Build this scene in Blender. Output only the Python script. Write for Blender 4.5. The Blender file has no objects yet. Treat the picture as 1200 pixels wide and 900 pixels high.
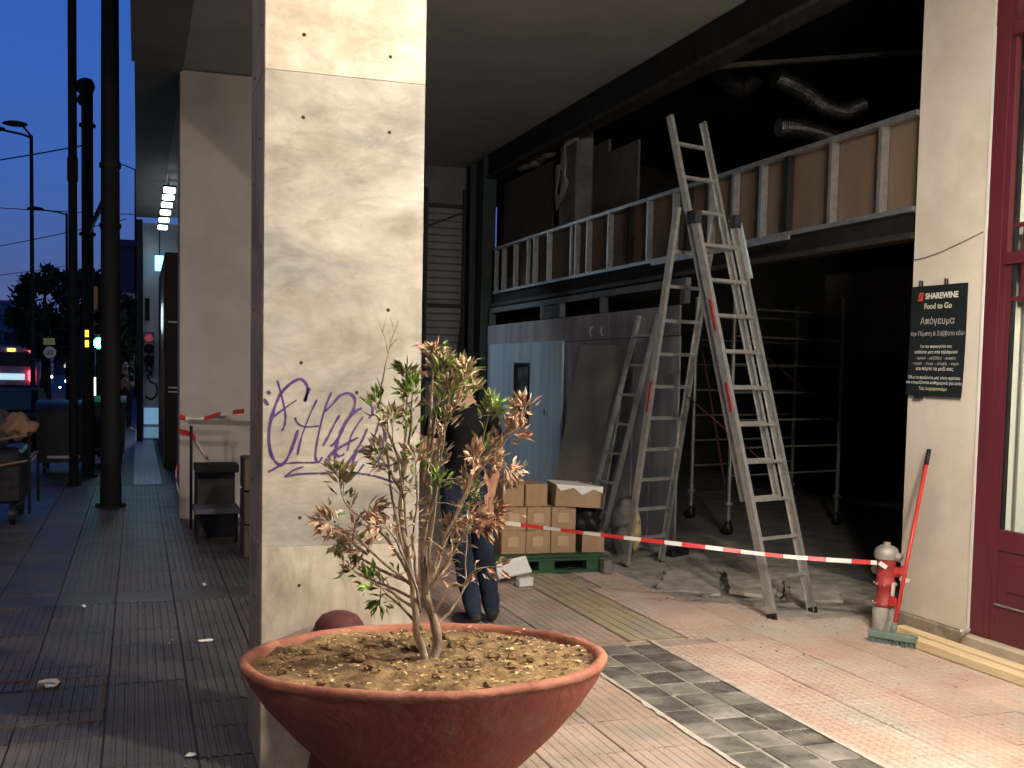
import bpy, bmesh, math, random
from mathutils import Vector, Matrix, noise as mnoise
from math import sin, cos, pi, radians
random.seed(7)
scene = bpy.context.scene
COL = scene.collection

# ------------------------------------------------------------------ camera
YAW, PITCH, ROLL = 0.310671878, -0.0579844036, 0.0182450666
fw = Vector((sin(YAW)*cos(PITCH), cos(YAW)*cos(PITCH), sin(PITCH)))
rt = Vector((cos(YAW), -sin(YAW), 0)); up = rt.cross(fw)
r2 = rt*cos(ROLL) + up*sin(ROLL); u2 = -rt*sin(ROLL) + up*cos(ROLL)
cam = bpy.data.cameras.new('camera'); cam_o = bpy.data.objects.new('camera', cam); COL.objects.link(cam_o)
cam_o.matrix_world = Matrix(((r2.x, u2.x, -fw.x, 0), (r2.y, u2.y, -fw.y, 0), (r2.z, u2.z, -fw.z, 1.7), (0, 0, 0, 1)))
cam.sensor_fit = 'HORIZONTAL'; cam.sensor_width = 36; cam.lens = 1227.04/1200*36
cam.shift_x = (600-554.42)/1200; cam.shift_y = (505.74-450)/1200
cam.clip_start = 0.05; cam.clip_end = 2000
scene.camera = cam_o

# ------------------------------------------------------------------ sky (dusk) and exposure
world = bpy.data.worlds.new('World'); scene.world = world; world.use_nodes = True
nt = world.node_tree; nt.nodes.clear()
wo = nt.nodes.new('ShaderNodeOutputWorld'); bg = nt.nodes.new('ShaderNodeBackground')
sky = nt.nodes.new('ShaderNodeTexSky'); sky.sky_type = 'NISHITA'; sky.sun_disc = False
sky.sun_elevation = radians(-3.0); sky.sun_rotation = radians(150); sky.ozone_density = 6.0; sky.dust_density = 0.6
tint = nt.nodes.new('ShaderNodeMix'); tint.data_type = 'RGBA'; tint.blend_type = 'MIX'; tint.inputs[0].default_value = 0.93
tc = nt.nodes.new('ShaderNodeTexCoord'); sx = nt.nodes.new('ShaderNodeSeparateXYZ')
rp = nt.nodes.new('ShaderNodeValToRGB')
rp.color_ramp.elements[0].position = 0.0; rp.color_ramp.elements[0].color = (0.15, 0.145, 0.26, 1)
rp.color_ramp.elements[1].position = 0.75; rp.color_ramp.elements[1].color = (0.010, 0.038, 0.21, 1)
for ps, c in ((0.07, (0.078, 0.122, 0.32, 1)), (0.17, (0.050, 0.132, 0.455, 1)), (0.33, (0.030, 0.122, 0.50, 1))):
    e = rp.color_ramp.elements.new(ps); e.color = c
nt.links.new(tc.outputs['Generated'], sx.inputs[0]); nt.links.new(sx.outputs['Z'], rp.inputs[0])
nt.links.new(sky.outputs[0], tint.inputs[6]); nt.links.new(rp.outputs[0], tint.inputs[7])
nt.links.new(tint.outputs[2], bg.inputs[0]); bg.inputs[1].default_value = 1.0
nt.links.new(bg.outputs[0], wo.inputs[0])
scene.view_settings.view_transform = 'Standard'; scene.view_settings.look = 'None'
scene.view_settings.exposure = 0; scene.view_settings.gamma = 1; scene.view_settings.use_curve_mapping = False
scene.render.engine = 'CYCLES'
scene.cycles.max_bounces = 6; scene.cycles.sample_clamp_indirect = 3.0

# ------------------------------------------------------------------ materials
MATS = {}
def mat(name, c1, c2=None, scale=4.0, rough=0.7, metal=0.0, bump=0.0, bscale=None, stretch=(1, 1, 1), world_co=False,
        detail=6, c3=None, s3=0.7, lo=0.35, hi=0.65, spec=0.5, rvar=0.0, trans=0.0, spots=False):
    if name in MATS: return MATS[name]
    m = bpy.data.materials.new(name); m.use_nodes = True; MATS[name] = m
    n = m.node_tree.nodes; l = m.node_tree.links; b = n['Principled BSDF']
    b.inputs['Base Color'].default_value = (*c1, 1); b.inputs['Roughness'].default_value = rough
    b.inputs['Metallic'].default_value = metal; b.inputs['Specular IOR Level'].default_value = spec
    if trans: b.inputs['Transmission Weight'].default_value = trans
    if c2 is None and not bump: return m
    if world_co: src = n.new('ShaderNodeNewGeometry').outputs['Position']
    else: src = n.new('ShaderNodeTexCoord').outputs['Object']
    mp = n.new('ShaderNodeMapping'); mp.inputs['Scale'].default_value = stretch; l.new(src, mp.inputs[0])
    nz = n.new('ShaderNodeTexNoise'); nz.inputs['Scale'].default_value = scale; nz.inputs['Detail'].default_value = detail
    nz.inputs['Roughness'].default_value = 0.62; l.new(mp.outputs[0], nz.inputs['Vector'])
    if c2 is not None:
        r = n.new('ShaderNodeValToRGB'); r.color_ramp.elements[0].position = lo; r.color_ramp.elements[1].position = hi
        r.color_ramp.elements[0].color = (*c1, 1); r.color_ramp.elements[1].color = (*c2, 1)
        l.new(nz.outputs[0], r.inputs[0]); out = r.outputs[0]
        if c3 is not None:
            n2 = n.new('ShaderNodeTexNoise'); n2.inputs['Scale'].default_value = s3; n2.inputs['Detail'].default_value = 5; l.new(mp.outputs[0], n2.inputs['Vector'])
            r3 = n.new('ShaderNodeValToRGB'); r3.color_ramp.elements[0].position = 0.5; r3.color_ramp.elements[1].position = 0.66
            l.new(n2.outputs[0], r3.inputs[0])
            mx = n.new('ShaderNodeMix'); mx.data_type = 'RGBA'; l.new(r3.outputs[0], mx.inputs[0]); l.new(out, mx.inputs[6]); mx.inputs[7].default_value = (*c3, 1)
            out = mx.outputs[2]
        l.new(out, b.inputs['Base Color'])
    if spots:
        n4 = n.new('ShaderNodeTexNoise'); n4.inputs['Scale'].default_value = 26; n4.inputs['Detail'].default_value = 2; l.new(mp.outputs[0], n4.inputs['Vector'])
        r4 = n.new('ShaderNodeValToRGB'); r4.color_ramp.elements[0].position = 0.66; r4.color_ramp.elements[1].position = 0.72; l.new(n4.outputs[0], r4.inputs[0])
        n5 = n.new('ShaderNodeTexNoise'); n5.inputs['Scale'].default_value = 1.3; n5.inputs['Detail'].default_value = 9; n5.inputs['Roughness'].default_value = .7; l.new(mp.outputs[0], n5.inputs['Vector'])
        r5 = n.new('ShaderNodeValToRGB'); r5.color_ramp.elements[0].position = 0.46; r5.color_ramp.elements[1].position = 0.64; r5.color_ramp.elements[1].color = (.55, .55, .55, 1); l.new(n5.outputs[0], r5.inputs[0])
        mxx = n.new('ShaderNodeMath'); mxx.operation = 'MAXIMUM'; l.new(r4.outputs[0], mxx.inputs[0]); l.new(r5.outputs[0], mxx.inputs[1])
        m5 = n.new('ShaderNodeMix'); m5.data_type = 'RGBA'; m5.blend_type = 'MULTIPLY'; l.new(mxx.outputs[0], m5.inputs[0]); l.new(out, m5.inputs[6]); m5.inputs[7].default_value = (.60, .585, .57, 1)
        oi = n.new('ShaderNodeObjectInfo'); mr6 = n.new('ShaderNodeMapRange'); mr6.inputs[3].default_value = .87; mr6.inputs[4].default_value = 1.06; l.new(oi.outputs['Random'], mr6.inputs[0])
        m6 = n.new('ShaderNodeMix'); m6.data_type = 'RGBA'; m6.blend_type = 'MULTIPLY'; m6.inputs[0].default_value = 1; l.new(m5.outputs[2], m6.inputs[6]); l.new(mr6.outputs[0], m6.inputs[7])
        l.new(m6.outputs[2], b.inputs['Base Color'])
    if rvar:
        mr = n.new('ShaderNodeMapRange'); mr.inputs[1].default_value = 0.3; mr.inputs[2].default_value = 0.7
        mr.inputs[3].default_value = max(0.05, rough-rvar); mr.inputs[4].default_value = min(1, rough+rvar)
        l.new(nz.outputs[0], mr.inputs[0]); l.new(mr.outputs[0], b.inputs['Roughness'])
    if bump:
        nb = n.new('ShaderNodeTexNoise'); nb.inputs['Scale'].default_value = bscale or scale*6; nb.inputs['Detail'].default_value = 5
        l.new(mp.outputs[0], nb.inputs['Vector'])
        bp = n.new('ShaderNodeBump'); bp.inputs['Strength'].default_value = bump; bp.inputs['Distance'].default_value = 0.01
        l.new(nb.outputs[0], bp.inputs['Height']); l.new(bp.outputs[0], b.inputs['Normal'])
    return m

def emis(name, c, s):
    if name in MATS: return MATS[name]
    m = bpy.data.materials.new(name); m.use_nodes = True; MATS[name] = m
    b = m.node_tree.nodes['Principled BSDF']; b.inputs['Base Color'].default_value = (*c, 1)
    b.inputs['Emission Color'].default_value = (*c, 1); b.inputs['Emission Strength'].default_value = s
    return m

def marble(name, base, dark, pale, stretch, rot=0.0, vs=1.6, seed=0.0):
    m = bpy.data.materials.new(name); m.use_nodes = True
    n = m.node_tree.nodes; l = m.node_tree.links; b = n['Principled BSDF']
    b.inputs['Roughness'].default_value = 0.42
    src = n.new('ShaderNodeTexCoord').outputs['Object']
    mp = n.new('ShaderNodeMapping'); mp.inputs['Scale'].default_value = stretch; mp.inputs['Rotation'].default_value = (0, rot, 0); mp.inputs['Location'].default_value = (seed, seed*.7, seed*1.3)
    l.new(src, mp.inputs[0])
    a = n.new('ShaderNodeTexNoise'); a.inputs['Scale'].default_value = vs; a.inputs['Detail'].default_value = 9; a.inputs['Roughness'].default_value = 0.6; a.inputs['Distortion'].default_value = 0.9; a.inputs['Detail'].default_value = 14; a.inputs['Roughness'].default_value = 0.68
    l.new(mp.outputs[0], a.inputs['Vector'])
    r = n.new('ShaderNodeValToRGB'); cr = r.color_ramp
    cr.elements[0].position = 0.34; cr.elements[0].color = (*dark, 1); cr.elements[1].position = 0.66; cr.elements[1].color = (*pale, 1)
    e = cr.elements.new(0.47); e.color = (*base, 1)
    l.new(a.outputs[0], r.inputs[0])
    # thin veins where a second noise crosses its middle
    v = n.new('ShaderNodeTexNoise'); v.inputs['Scale'].default_value = vs*0.8; v.inputs['Detail'].default_value = 7; v.inputs['Distortion'].default_value = 2.0
    l.new(mp.outputs[0], v.inputs['Vector'])
    s1 = n.new('ShaderNodeMath'); s1.operation = 'SUBTRACT'; s1.inputs[1].default_value = 0.5; l.new(v.outputs[0], s1.inputs[0])
    s2 = n.new('ShaderNodeMath'); s2.operation = 'ABSOLUTE'; l.new(s1.outputs[0], s2.inputs[0])
    mr = n.new('ShaderNodeMapRange'); mr.inputs[1].default_value = 0; mr.inputs[2].default_value = 0.02; mr.inputs[3].default_value = 0.16; mr.inputs[4].default_value = 0
    l.new(s2.outputs[0], mr.inputs[0])
    mx = n.new('ShaderNodeMix'); mx.data_type = 'RGBA'; l.new(mr.outputs[0], mx.inputs[0]); l.new(r.outputs[0], mx.inputs[6]); mx.inputs[7].default_value = (*[x*.6 for x in dark], 1)
    # grime
    g = n.new('ShaderNodeTexNoise'); g.inputs['Scale'].default_value = 7; g.inputs['Detail'].default_value = 8; l.new(src, g.inputs['Vector'])
    gr = n.new('ShaderNodeValToRGB'); gr.color_ramp.elements[0].position = 0.3; gr.color_ramp.elements[1].position = 0.62
    gr.color_ramp.elements[0].color = (0.62, 0.58, 0.5, 1); gr.color_ramp.elements[1].color = (1, 1, 1, 1)
    l.new(g.outputs[0], gr.inputs[0])
    m2 = n.new('ShaderNodeMix'); m2.data_type = 'RGBA'; m2.blend_type = 'MULTIPLY'; m2.inputs[0].default_value = 0.6
    l.new(mx.outputs[2], m2.inputs[6]); l.new(gr.outputs[0], m2.inputs[7]); l.new(m2.outputs[2], b.inputs['Base Color'])
    fs = n.new('ShaderNodeTexNoise'); fs.inputs['Scale'].default_value = vs*5; fs.inputs['Detail'].default_value = 12; fs.inputs['Roughness'].default_value = .72; fs.inputs['Distortion'].default_value = .6; l.new(mp.outputs[0], fs.inputs['Vector'])
    fr_ = n.new('ShaderNodeValToRGB'); fr_.color_ramp.elements[0].position = .34; fr_.color_ramp.elements[1].position = .56; fr_.color_ramp.elements[0].color = (.70, .685, .66, 1); fr_.color_ramp.elements[1].color = (1, 1, 1, 1); l.new(fs.outputs[0], fr_.inputs[0])
    m3 = n.new('ShaderNodeMix'); m3.data_type = 'RGBA'; m3.blend_type = 'MULTIPLY'; m3.inputs[0].default_value = .75; l.new(m2.outputs[2], m3.inputs[6]); l.new(fr_.outputs[0], m3.inputs[7]); l.new(m3.outputs[2], b.inputs['Base Color'])
    bp = n.new('ShaderNodeBump'); bp.inputs['Strength'].default_value = 0.15; bp.inputs['Distance'].default_value = 0.01
    l.new(g.outputs[0], bp.inputs['Height']); l.new(bp.outputs[0], b.inputs['Normal'])
    return m

def glass(name, tint=(0.9, 0.95, 0.95), refl=0.12):
    if name in MATS: return MATS[name]
    m = bpy.data.materials.new(name); m.use_nodes = True; MATS[name] = m
    n = m.node_tree.nodes; l = m.node_tree.links; n.clear()
    o = n.new('ShaderNodeOutputMaterial'); t = n.new('ShaderNodeBsdfTransparent'); t.inputs[0].default_value = (*tint, 1)
    g = n.new('ShaderNodeBsdfGlossy'); g.inputs['Roughness'].default_value = 0.03; mx = n.new('ShaderNodeMixShader')
    mx.inputs[0].default_value = refl; l.new(t.outputs[0], mx.inputs[1]); l.new(g.outputs[0], mx.inputs[2]); l.new(mx.outputs[0], o.inputs[0])
    return m

# ------------------------------------------------------------------ mesh builder
class MB:
    def __init__(s): s.v = []; s.f = []; s.m = []
    def quad(s, pts, mi=0):
        i = len(s.v); s.v += [tuple(p) for p in pts]; s.f.append(tuple(range(i, i+len(pts)))); s.m.append(mi); return s
    def box(s, lo, hi, mi=0, bev=0.0):
        x0, y0, z0 = lo; x1, y1, z1 = hi
        if bev <= 0:
            i = len(s.v)
            s.v += [(x0, y0, z0), (x1, y0, z0), (x1, y1, z0), (x0, y1, z0), (x0, y0, z1), (x1, y0, z1), (x1, y1, z1), (x0, y1, z1)]
            for q in ((3, 2, 1, 0), (4, 5, 6, 7), (0, 1, 5, 4), (1, 2, 6, 5), (2, 3, 7, 6), (3, 0, 4, 7)):
                s.f.append(tuple(i+k for k in q)); s.m.append(mi)
        else:
            bm = bmesh.new(); bmesh.ops.create_cube(bm, size=1)
            bmesh.ops.scale(bm, vec=(x1-x0, y1-y0, z1-z0), verts=bm.verts)
            bmesh.ops.translate(bm, vec=((x0+x1)/2, (y0+y1)/2, (z0+z1)/2), verts=bm.verts)
            bmesh.ops.bevel(bm, geom=bm.edges[:], offset=bev, segments=1, affect='EDGES')
            s.addbm(bm, mi)
        return s
    def addbm(s, bm, mi=0, M=None):
        i = len(s.v); bm.verts.index_update()
        s.v += [tuple((M @ v.co) if M else v.co) for v in bm.verts]
        for f in bm.faces: s.f.append(tuple(i+v.index for v in f.verts)); s.m.append(mi)
        bm.free()
    def bar(s, p, q, w, h, ref=(0, 0, 1), mi=0):
        p = Vector(p); q = Vector(q); d = (q-p).normalized(); ref = Vector(ref)
        if abs(d.dot(ref)) > 0.98: ref = Vector((1, 0, 0))
        a = d.cross(ref).normalized()*w/2; b = a.cross(d).normalized()*h/2
        i = len(s.v)
        for c in (p, q): s.v += [tuple(c-a-b), tuple(c+a-b), tuple(c+a+b), tuple(c-a+b)]
        for f in ((3, 2, 1, 0), (4, 5, 6, 7), (0, 1, 5, 4), (1, 2, 6, 5), (2, 3, 7, 6), (3, 0, 4, 7)):
            s.f.append(tuple(i+k for k in f)); s.m.append(mi)
        return s
    def tube(s, pts, rad, n=8, mi=0, caps=True):
        pts = [Vector(p) for p in pts]; rad = rad if isinstance(rad, (list, tuple)) else [rad]*len(pts)
        i0 = len(s.v); prev = None
        for k, p in enumerate(pts):
            d = (pts[min(k+1, len(pts)-1)]-pts[max(k-1, 0)])
            d = d.normalized() if d.length > 1e-9 else Vector((0, 0, 1))
            if prev is None:
                ref = Vector((0, 0, 1)) if abs(d.z) < 0.9 else Vector((1, 0, 0)); a = d.cross(ref).normalized()
            else:
                a = (prev - d*prev.dot(d)); a = a.normalized() if a.length > 1e-6 else d.cross(Vector((1, 0, 0))).normalized()
            prev = a; b = d.cross(a)
            for j in range(n):
                t = 2*pi*j/n; s.v.append(tuple(p + (a*cos(t)+b*sin(t))*rad[k]))
        for k in range(len(pts)-1):
            for j in range(n):
                s.f.append((i0+k*n+j, i0+k*n+(j+1) % n, i0+(k+1)*n+(j+1) % n, i0+(k+1)*n+j)); s.m.append(mi)
        if caps:
            s.f.append(tuple(i0+j for j in range(n))[::-1]); s.m.append(mi)
            e = i0+(len(pts)-1)*n; s.f.append(tuple(e+j for j in range(n))); s.m.append(mi)
        return s
    def lathe(s, prof, c=(0, 0, 0), n=32, mi=0, wob=0.0):
        i0 = len(s.v)
        for (r, z) in prof:
            for j in range(n):
                t = 2*pi*j/n; rr = r*(1+wob*mnoise.noise(Vector((cos(t)*2, sin(t)*2, z*3))))
                s.v.append((c[0]+rr*cos(t), c[1]+rr*sin(t), c[2]+z))
        for k in range(len(prof)-1):
            for j in range(n):
                s.f.append((i0+k*n+j, i0+k*n+(j+1) % n, i0+(k+1)*n+(j+1) % n, i0+(k+1)*n+j)); s.m.append(mi)
        return s
    def blob(s, c, r, seed=0, amp=0.25, sub=2, mi=0, sq=1.0):
        bm = bmesh.new(); bmesh.ops.create_icosphere(bm, subdivisions=sub, radius=1)
        for v in bm.verts:
            k = 1+amp*mnoise.noise(v.co*1.7+Vector((seed, seed*2, 0)))+amp*.4*mnoise.noise(v.co*4.1+Vector((seed, 0, 3)))
            v.co = Vector((c[0]+v.co.x*r[0]*k, c[1]+v.co.y*r[1]*k, c[2]+v.co.z*r[2]*k))
        s.addbm(bm, mi); return s
    def mesh(s, name, mats, smooth=False):
        me = bpy.data.meshes.new(name); me.from_pydata(s.v, [], s.f)
        for m in (mats if isinstance(mats, (list, tuple)) else [mats]): me.materials.append(m)
        me.polygons.foreach_set('material_index', s.m)
        if smooth: me.polygons.foreach_set('use_smooth', [True]*len(s.f))
        me.update(); return me
    def build(s, name, mats, parent=None, smooth=False, loc=None, rz=0, bevel=0):
        o = bpy.data.objects.new(name, s.mesh(name, mats, smooth)); COL.objects.link(o)
        if parent is not None: o.parent = parent
        if loc is not None: o.location = loc
        if rz: o.rotation_euler.z = rz
        if bevel:
            md = o.modifiers.new('bevel', 'BEVEL'); md.width = bevel; md.segments = 2; md.limit_method = 'ANGLE'
        return o

def tag(o, label, cat, group=None):
    o['label'] = label; o['category'] = cat
    if group: o['group'] = group
    return o
def thing(name, label, cat, loc=(0, 0, 0), rz=0, group=None):
    o = bpy.data.objects.new(name, None); COL.objects.link(o); o.location = loc; o.rotation_euler = (0, 0, rz); o.empty_display_size = 0.1
    return tag(o, label, cat, group)
def struct(o): o['kind'] = 'structure'; return o
def inst(name, me, parent, loc, rz=0, sc=None):
    o = bpy.data.objects.new(name, me); COL.objects.link(o); o.parent = parent; o.location = loc; o.rotation_euler.z = rz
    if name in ('tile', 'paver'): o.rotation_euler.x = random.uniform(-.006, .006); o.rotation_euler.y = random.uniform(-.005, .005); o.rotation_euler.z += random.uniform(-.006, .006)
    if sc: o.scale = sc
    return o
def copytree(o, parent=None):
    c = o.copy(); COL.objects.link(c); c.parent = parent
    for ch in list(o.children): copytree(ch, c)
    return c

# ------------------------------------------------------------------ palette
M_asph = mat('asphalt', (0.035, 0.036, 0.04), (0.06, 0.06, 0.062), 8, 0.7, bump=0.4, world_co=True)
M_pink = mat('pink tile', (0.43, 0.30, 0.255), (0.60, 0.48, 0.41), 2.6, 0.72, bump=0.35, bscale=60, world_co=True, c3=(0.50, 0.45, 0.40), s3=1.6, spots=True)
M_pinkr = mat('pink ribbed tile', (0.42, 0.29, 0.24), (0.58, 0.46, 0.385), 3, 0.7, bump=0.3, bscale=60, world_co=True, c3=(0.33, 0.30, 0.26), s3=1.1, spots=True)
M_mort = mat('mortar', (0.30, 0.24, 0.21), (0.42, 0.37, 0.33), 6, 0.9, bump=0.4, world_co=True)
M_grout = mat('lime grout', (0.26, 0.24, 0.21), (0.42, 0.39, 0.34), 5, 0.9, bump=0.5, world_co=True)
M_pvd = mat('dark paver', (0.07, 0.064, 0.06), (0.16, 0.148, 0.138), 12, 0.7, bump=0.7, world_co=True, c3=(0.24, 0.225, 0.205), s3=4, spots=True)
M_pvl = mat('grey paver', (0.15, 0.145, 0.137), (0.25, 0.235, 0.22), 9, 0.75, bump=0.7, world_co=True, c3=(0.33, 0.31, 0.285), s3=5, spots=True)
M_yel = mat('yellow tactile', (0.42, 0.34, 0.20), (0.54, 0.46, 0.32), 6, 0.75, bump=0.3, world_co=True, c3=(0.38, 0.34, 0.28), s3=2, spots=True)
M_gtile = mat('grey pavement tile', (0.085, 0.08, 0.078), (0.15, 0.135, 0.128), 2.5, 0.5, bump=0.35, bscale=50, world_co=True, c3=(0.07, 0.066, 0.064), s3=1.2, rvar=0.12, spots=True)
M_gdark = mat('grey pavement bed', (0.03, 0.03, 0.03), (0.055, 0.05, 0.05), 4, 0.6, bump=0.3, world_co=True)
M_gsm = mat('smooth grey slab', (0.065, 0.065, 0.062), (0.095, 0.092, 0.088), 3, 0.5, bump=0.25, world_co=True, rvar=0.1, spots=True)
M_cem = mat('cement dust', (0.20, 0.185, 0.165), (0.42, 0.39, 0.35), 5, 0.95, bump=0.9, bscale=25, world_co=True)
M_conc = mat('concrete', (0.27, 0.25, 0.225), (0.46, 0.43, 0.385), 6, 0.9, bump=0.5)
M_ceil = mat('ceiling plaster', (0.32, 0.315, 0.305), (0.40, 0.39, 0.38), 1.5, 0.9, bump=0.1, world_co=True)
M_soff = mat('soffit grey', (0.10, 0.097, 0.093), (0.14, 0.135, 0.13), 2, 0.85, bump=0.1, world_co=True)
M_plast = mat('pillar plaster', (0.63, 0.565, 0.49), (0.73, 0.665, 0.59), 2.4, 0.8, bump=0.25, bscale=40, c3=(0.58, 0.515, 0.445), s3=1.7)
M_plast2 = mat('column plaster', (0.38, 0.35, 0.335), (0.46, 0.43, 0.41), 1.8, 0.8, bump=0.15, c3=(0.30, 0.275, 0.26), s3=0.9)
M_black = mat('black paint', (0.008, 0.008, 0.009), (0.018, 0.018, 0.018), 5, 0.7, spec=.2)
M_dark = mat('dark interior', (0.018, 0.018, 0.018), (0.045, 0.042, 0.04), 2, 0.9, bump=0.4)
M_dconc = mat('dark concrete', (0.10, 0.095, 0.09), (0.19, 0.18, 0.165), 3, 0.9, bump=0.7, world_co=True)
M_galv = mat('galvanised steel', (0.52, 0.55, 0.58), (0.72, 0.74, 0.76), 14, 0.34, metal=0.9)
M_alu = mat('ladder aluminium', (0.50, 0.50, 0.49), (0.68, 0.68, 0.67), 18, 0.42, metal=0.75, bump=0.1)
M_aluo = mat('old aluminium', (0.34, 0.33, 0.31), (0.48, 0.47, 0.44), 14, 0.5, metal=0.6, bump=0.15)
M_gyp = mat('brown board', (0.115, 0.078, 0.054), (0.155, 0.108, 0.076), 2, 0.85, bump=0.15)
M_hoard = mat('grey violet hoarding', (0.22, 0.215, 0.25), (0.33, 0.32, 0.37), 5, 0.6, bump=0.2, stretch=(1, 1, 0.18), c3=(0.34, 0.33, 0.38), s3=2.5)
M_bluep = mat('cold light tinted sheet', (0.33, 0.46, 0.58), (0.50, 0.63, 0.73), 6, 0.5, bump=0.2, stretch=(1, 1, 0.12))  # blue of the cold light is put into this sheet colour
M_taupe = mat('taupe board', (0.30, 0.275, 0.24), (0.36, 0.335, 0.295), 3, 0.75)
M_green = mat('dark green steel', (0.014, 0.036, 0.032), (0.028, 0.055, 0.048), 4, 0.5)
M_maroon = mat('maroon paint', (0.085, 0.014, 0.022), (0.12, 0.022, 0.034), 3, 0.35, bump=0.08, stretch=(1, 1, .2))
M_white = mat('white paint', (0.72, 0.70, 0.66), (0.8, 0.78, 0.74), 6, 0.6)
M_curt = mat('curtain', (0.74, 0.73, 0.68), (0.82, 0.81, 0.77), 3, 0.9, stretch=(1, 1, .1))
M_terra = mat('terracotta paint', (0.33, 0.080, 0.060), (0.41, 0.112, 0.085), 4, 0.62, bump=0.6, bscale=30, c3=(0.40, 0.15, 0.11), s3=9)
M_terrar = mat('worn rim', (0.26, 0.075, 0.055), (0.42, 0.185, 0.115), 7, 0.75, bump=0.6, bscale=40)
M_soil = mat('dry soil', (0.13, 0.080, 0.036), (0.31, 0.205, 0.095), 16, 0.95, bump=1.0, bscale=60, c3=(0.075, 0.044, 0.022), s3=5)
M_bark = mat('bark', (0.24, 0.18, 0.125), (0.48, 0.38, 0.28), 25, 0.85, bump=0.7, stretch=(1, 1, .3))
M_red = mat('red paint', (0.5, 0.028, 0.03), (0.58, 0.05, 0.045), 8, 0.4)
M_dred = mat('dark red paint', (0.045, 0.008, 0.009), (0.075, 0.013, 0.014), 8, 0.75, bump=0.2)
M_card = mat('cardboard', (0.29, 0.195, 0.115), (0.37, 0.26, 0.16), 5, 0.85, bump=0.15, stretch=(1, 1, .4))
M_cardl = mat('carton label', (0.42, 0.31, 0.19), (0.48, 0.36, 0.24), 8, 0.8)
M_paper = mat('white paper', (0.7, 0.7, 0.68), (0.8, 0.8, 0.78), 8, 0.8, bump=0.3)
M_palg = mat('green pallet paint', (0.010, 0.05, 0.02), (0.025, 0.085, 0.036), 12, 0.7, bump=0.4, stretch=(.3, 1, 1))
M_wood = mat('pine timber', (0.66, 0.50, 0.29), (0.80, 0.67, 0.44), 6, 0.6, bump=0.2, stretch=(5, .5, 5))
M_stone = mat('threshold stone', (0.38, 0.32, 0.24), (0.52, 0.44, 0.34), 5, 0.7, bump=0.3)
M_steel = mat('hydrant cap steel', (0.30, 0.285, 0.26), (0.44, 0.42, 0.39), 12, 0.6, metal=0.5, bump=0.2)
M_teal = mat('green broom plastic', (0.10, 0.16, 0.14), (0.18, 0.25, 0.22), 14, 0.7)
M_brist = mat('bristles', (0.22, 0.24, 0.2), (0.4, 0.42, 0.36), 40, 0.9, stretch=(1, 1, .1))
M_pole = mat('pole paint', (0.006, 0.008, 0.008), (0.012, 0.014, 0.014), 3, 0.7, bump=0.2, spec=.2)
M_purple = mat('purple spray paint', (0.05, 0.018, 0.13), (0.10, 0.05, 0.21), 30, 0.6)
M_foil = mat('flexible foil duct', (0.045, 0.045, 0.045), (0.10, 0.10, 0.10), 20, 0.42, metal=0.9, bump=0.3)
M_plasticb = mat('black plastic', (0.008, 0.008, 0.010), (0.018, 0.018, 0.021), 8, 0.45, bump=0.8, bscale=14, spec=.35)
M_foam = mat('white foam', (0.68, 0.68, 0.66), (0.78, 0.78, 0.76), 20, 0.8, bump=0.3)
M_pallw = mat('pale lit wall', (0.42, 0.46, 0.48), (0.5, 0.54, 0.56), 2, 0.8)

# ------------------------------------------------------------------ lamps of the place
# the arcade's warm pendant that lights column, planter and paving (hangs behind the photographer's right shoulder)
def pendant(loc, en, label):
    pl = thing('pendant_lamp', label, 'lamp', loc, 0, 'arcade pendant lamps')
    MB().lathe([(0.03, 0.30), (0.10, 0.27), (0.26, 0.12), (0.265, 0.10), (0.25, 0.115), (0.09, 0.255)], n=28).build('lamp_shade', M_black, pl, True)
    MB().tube([(0, 0, 0.28), (0, 0, 4.905-loc[2])], 0.008, 6).build('cable', M_black, pl)
    ld = bpy.data.lights.new('pendant_bulb', 'POINT'); ld.energy = en; ld.color = (1.0, 0.885, 0.73); ld.shadow_soft_size = 0.13
    q = bpy.data.objects.new('pendant_bulb', ld); COL.objects.link(q); q.parent = pl; q.location = (0, 0, 0.05)
pendant((2.6, 2.2, 4.1), 560, 'pendant lamp with dark shade under the arcade, nearer the photographer')
pendant((3.4, 2.7, 2.6), 450, 'pendant lamp with dark shade under the arcade, in front of the maroon door')

# ------------------------------------------------------------------ ground, road, pavement, arcade floor
struct(MB().quad([(-900, -200, -0.17), (900, -200, -0.17), (900, 1600, -0.17), (-900, 1600, -0.17)]).build('ground', M_asph))
struct(MB().quad([(-14, -30, -0.15), (-1.9, -30, -0.15), (-1.9, 400, -0.15), (-14, 400, -0.15)]).build('road', M_asph))
kerb = MB()
kerb_o = struct(MB().box((-1.9, -20, -0.17), (-1.75, 3.0, -0.004)).build('kerb', M_conc))
ks = MB().box((-0.075, 0, -0.17), (0.075, 0.985, -0.002), bev=0.012).mesh('kerb_stone', M_conc)
for k in range(60): inst('kerb_stone', ks, kerb_o, (-1.825, 3.0+k*1.0, 0))
pave = struct(MB().box((-1.75, -20, -0.17), (1.3, 70, -0.014)).build('pavement', M_gdark))
afloor = struct(MB().box((1.3, -20, -0.17), (5.0, 40, -0.013)).build('arcade_floor', M_mort))

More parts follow.
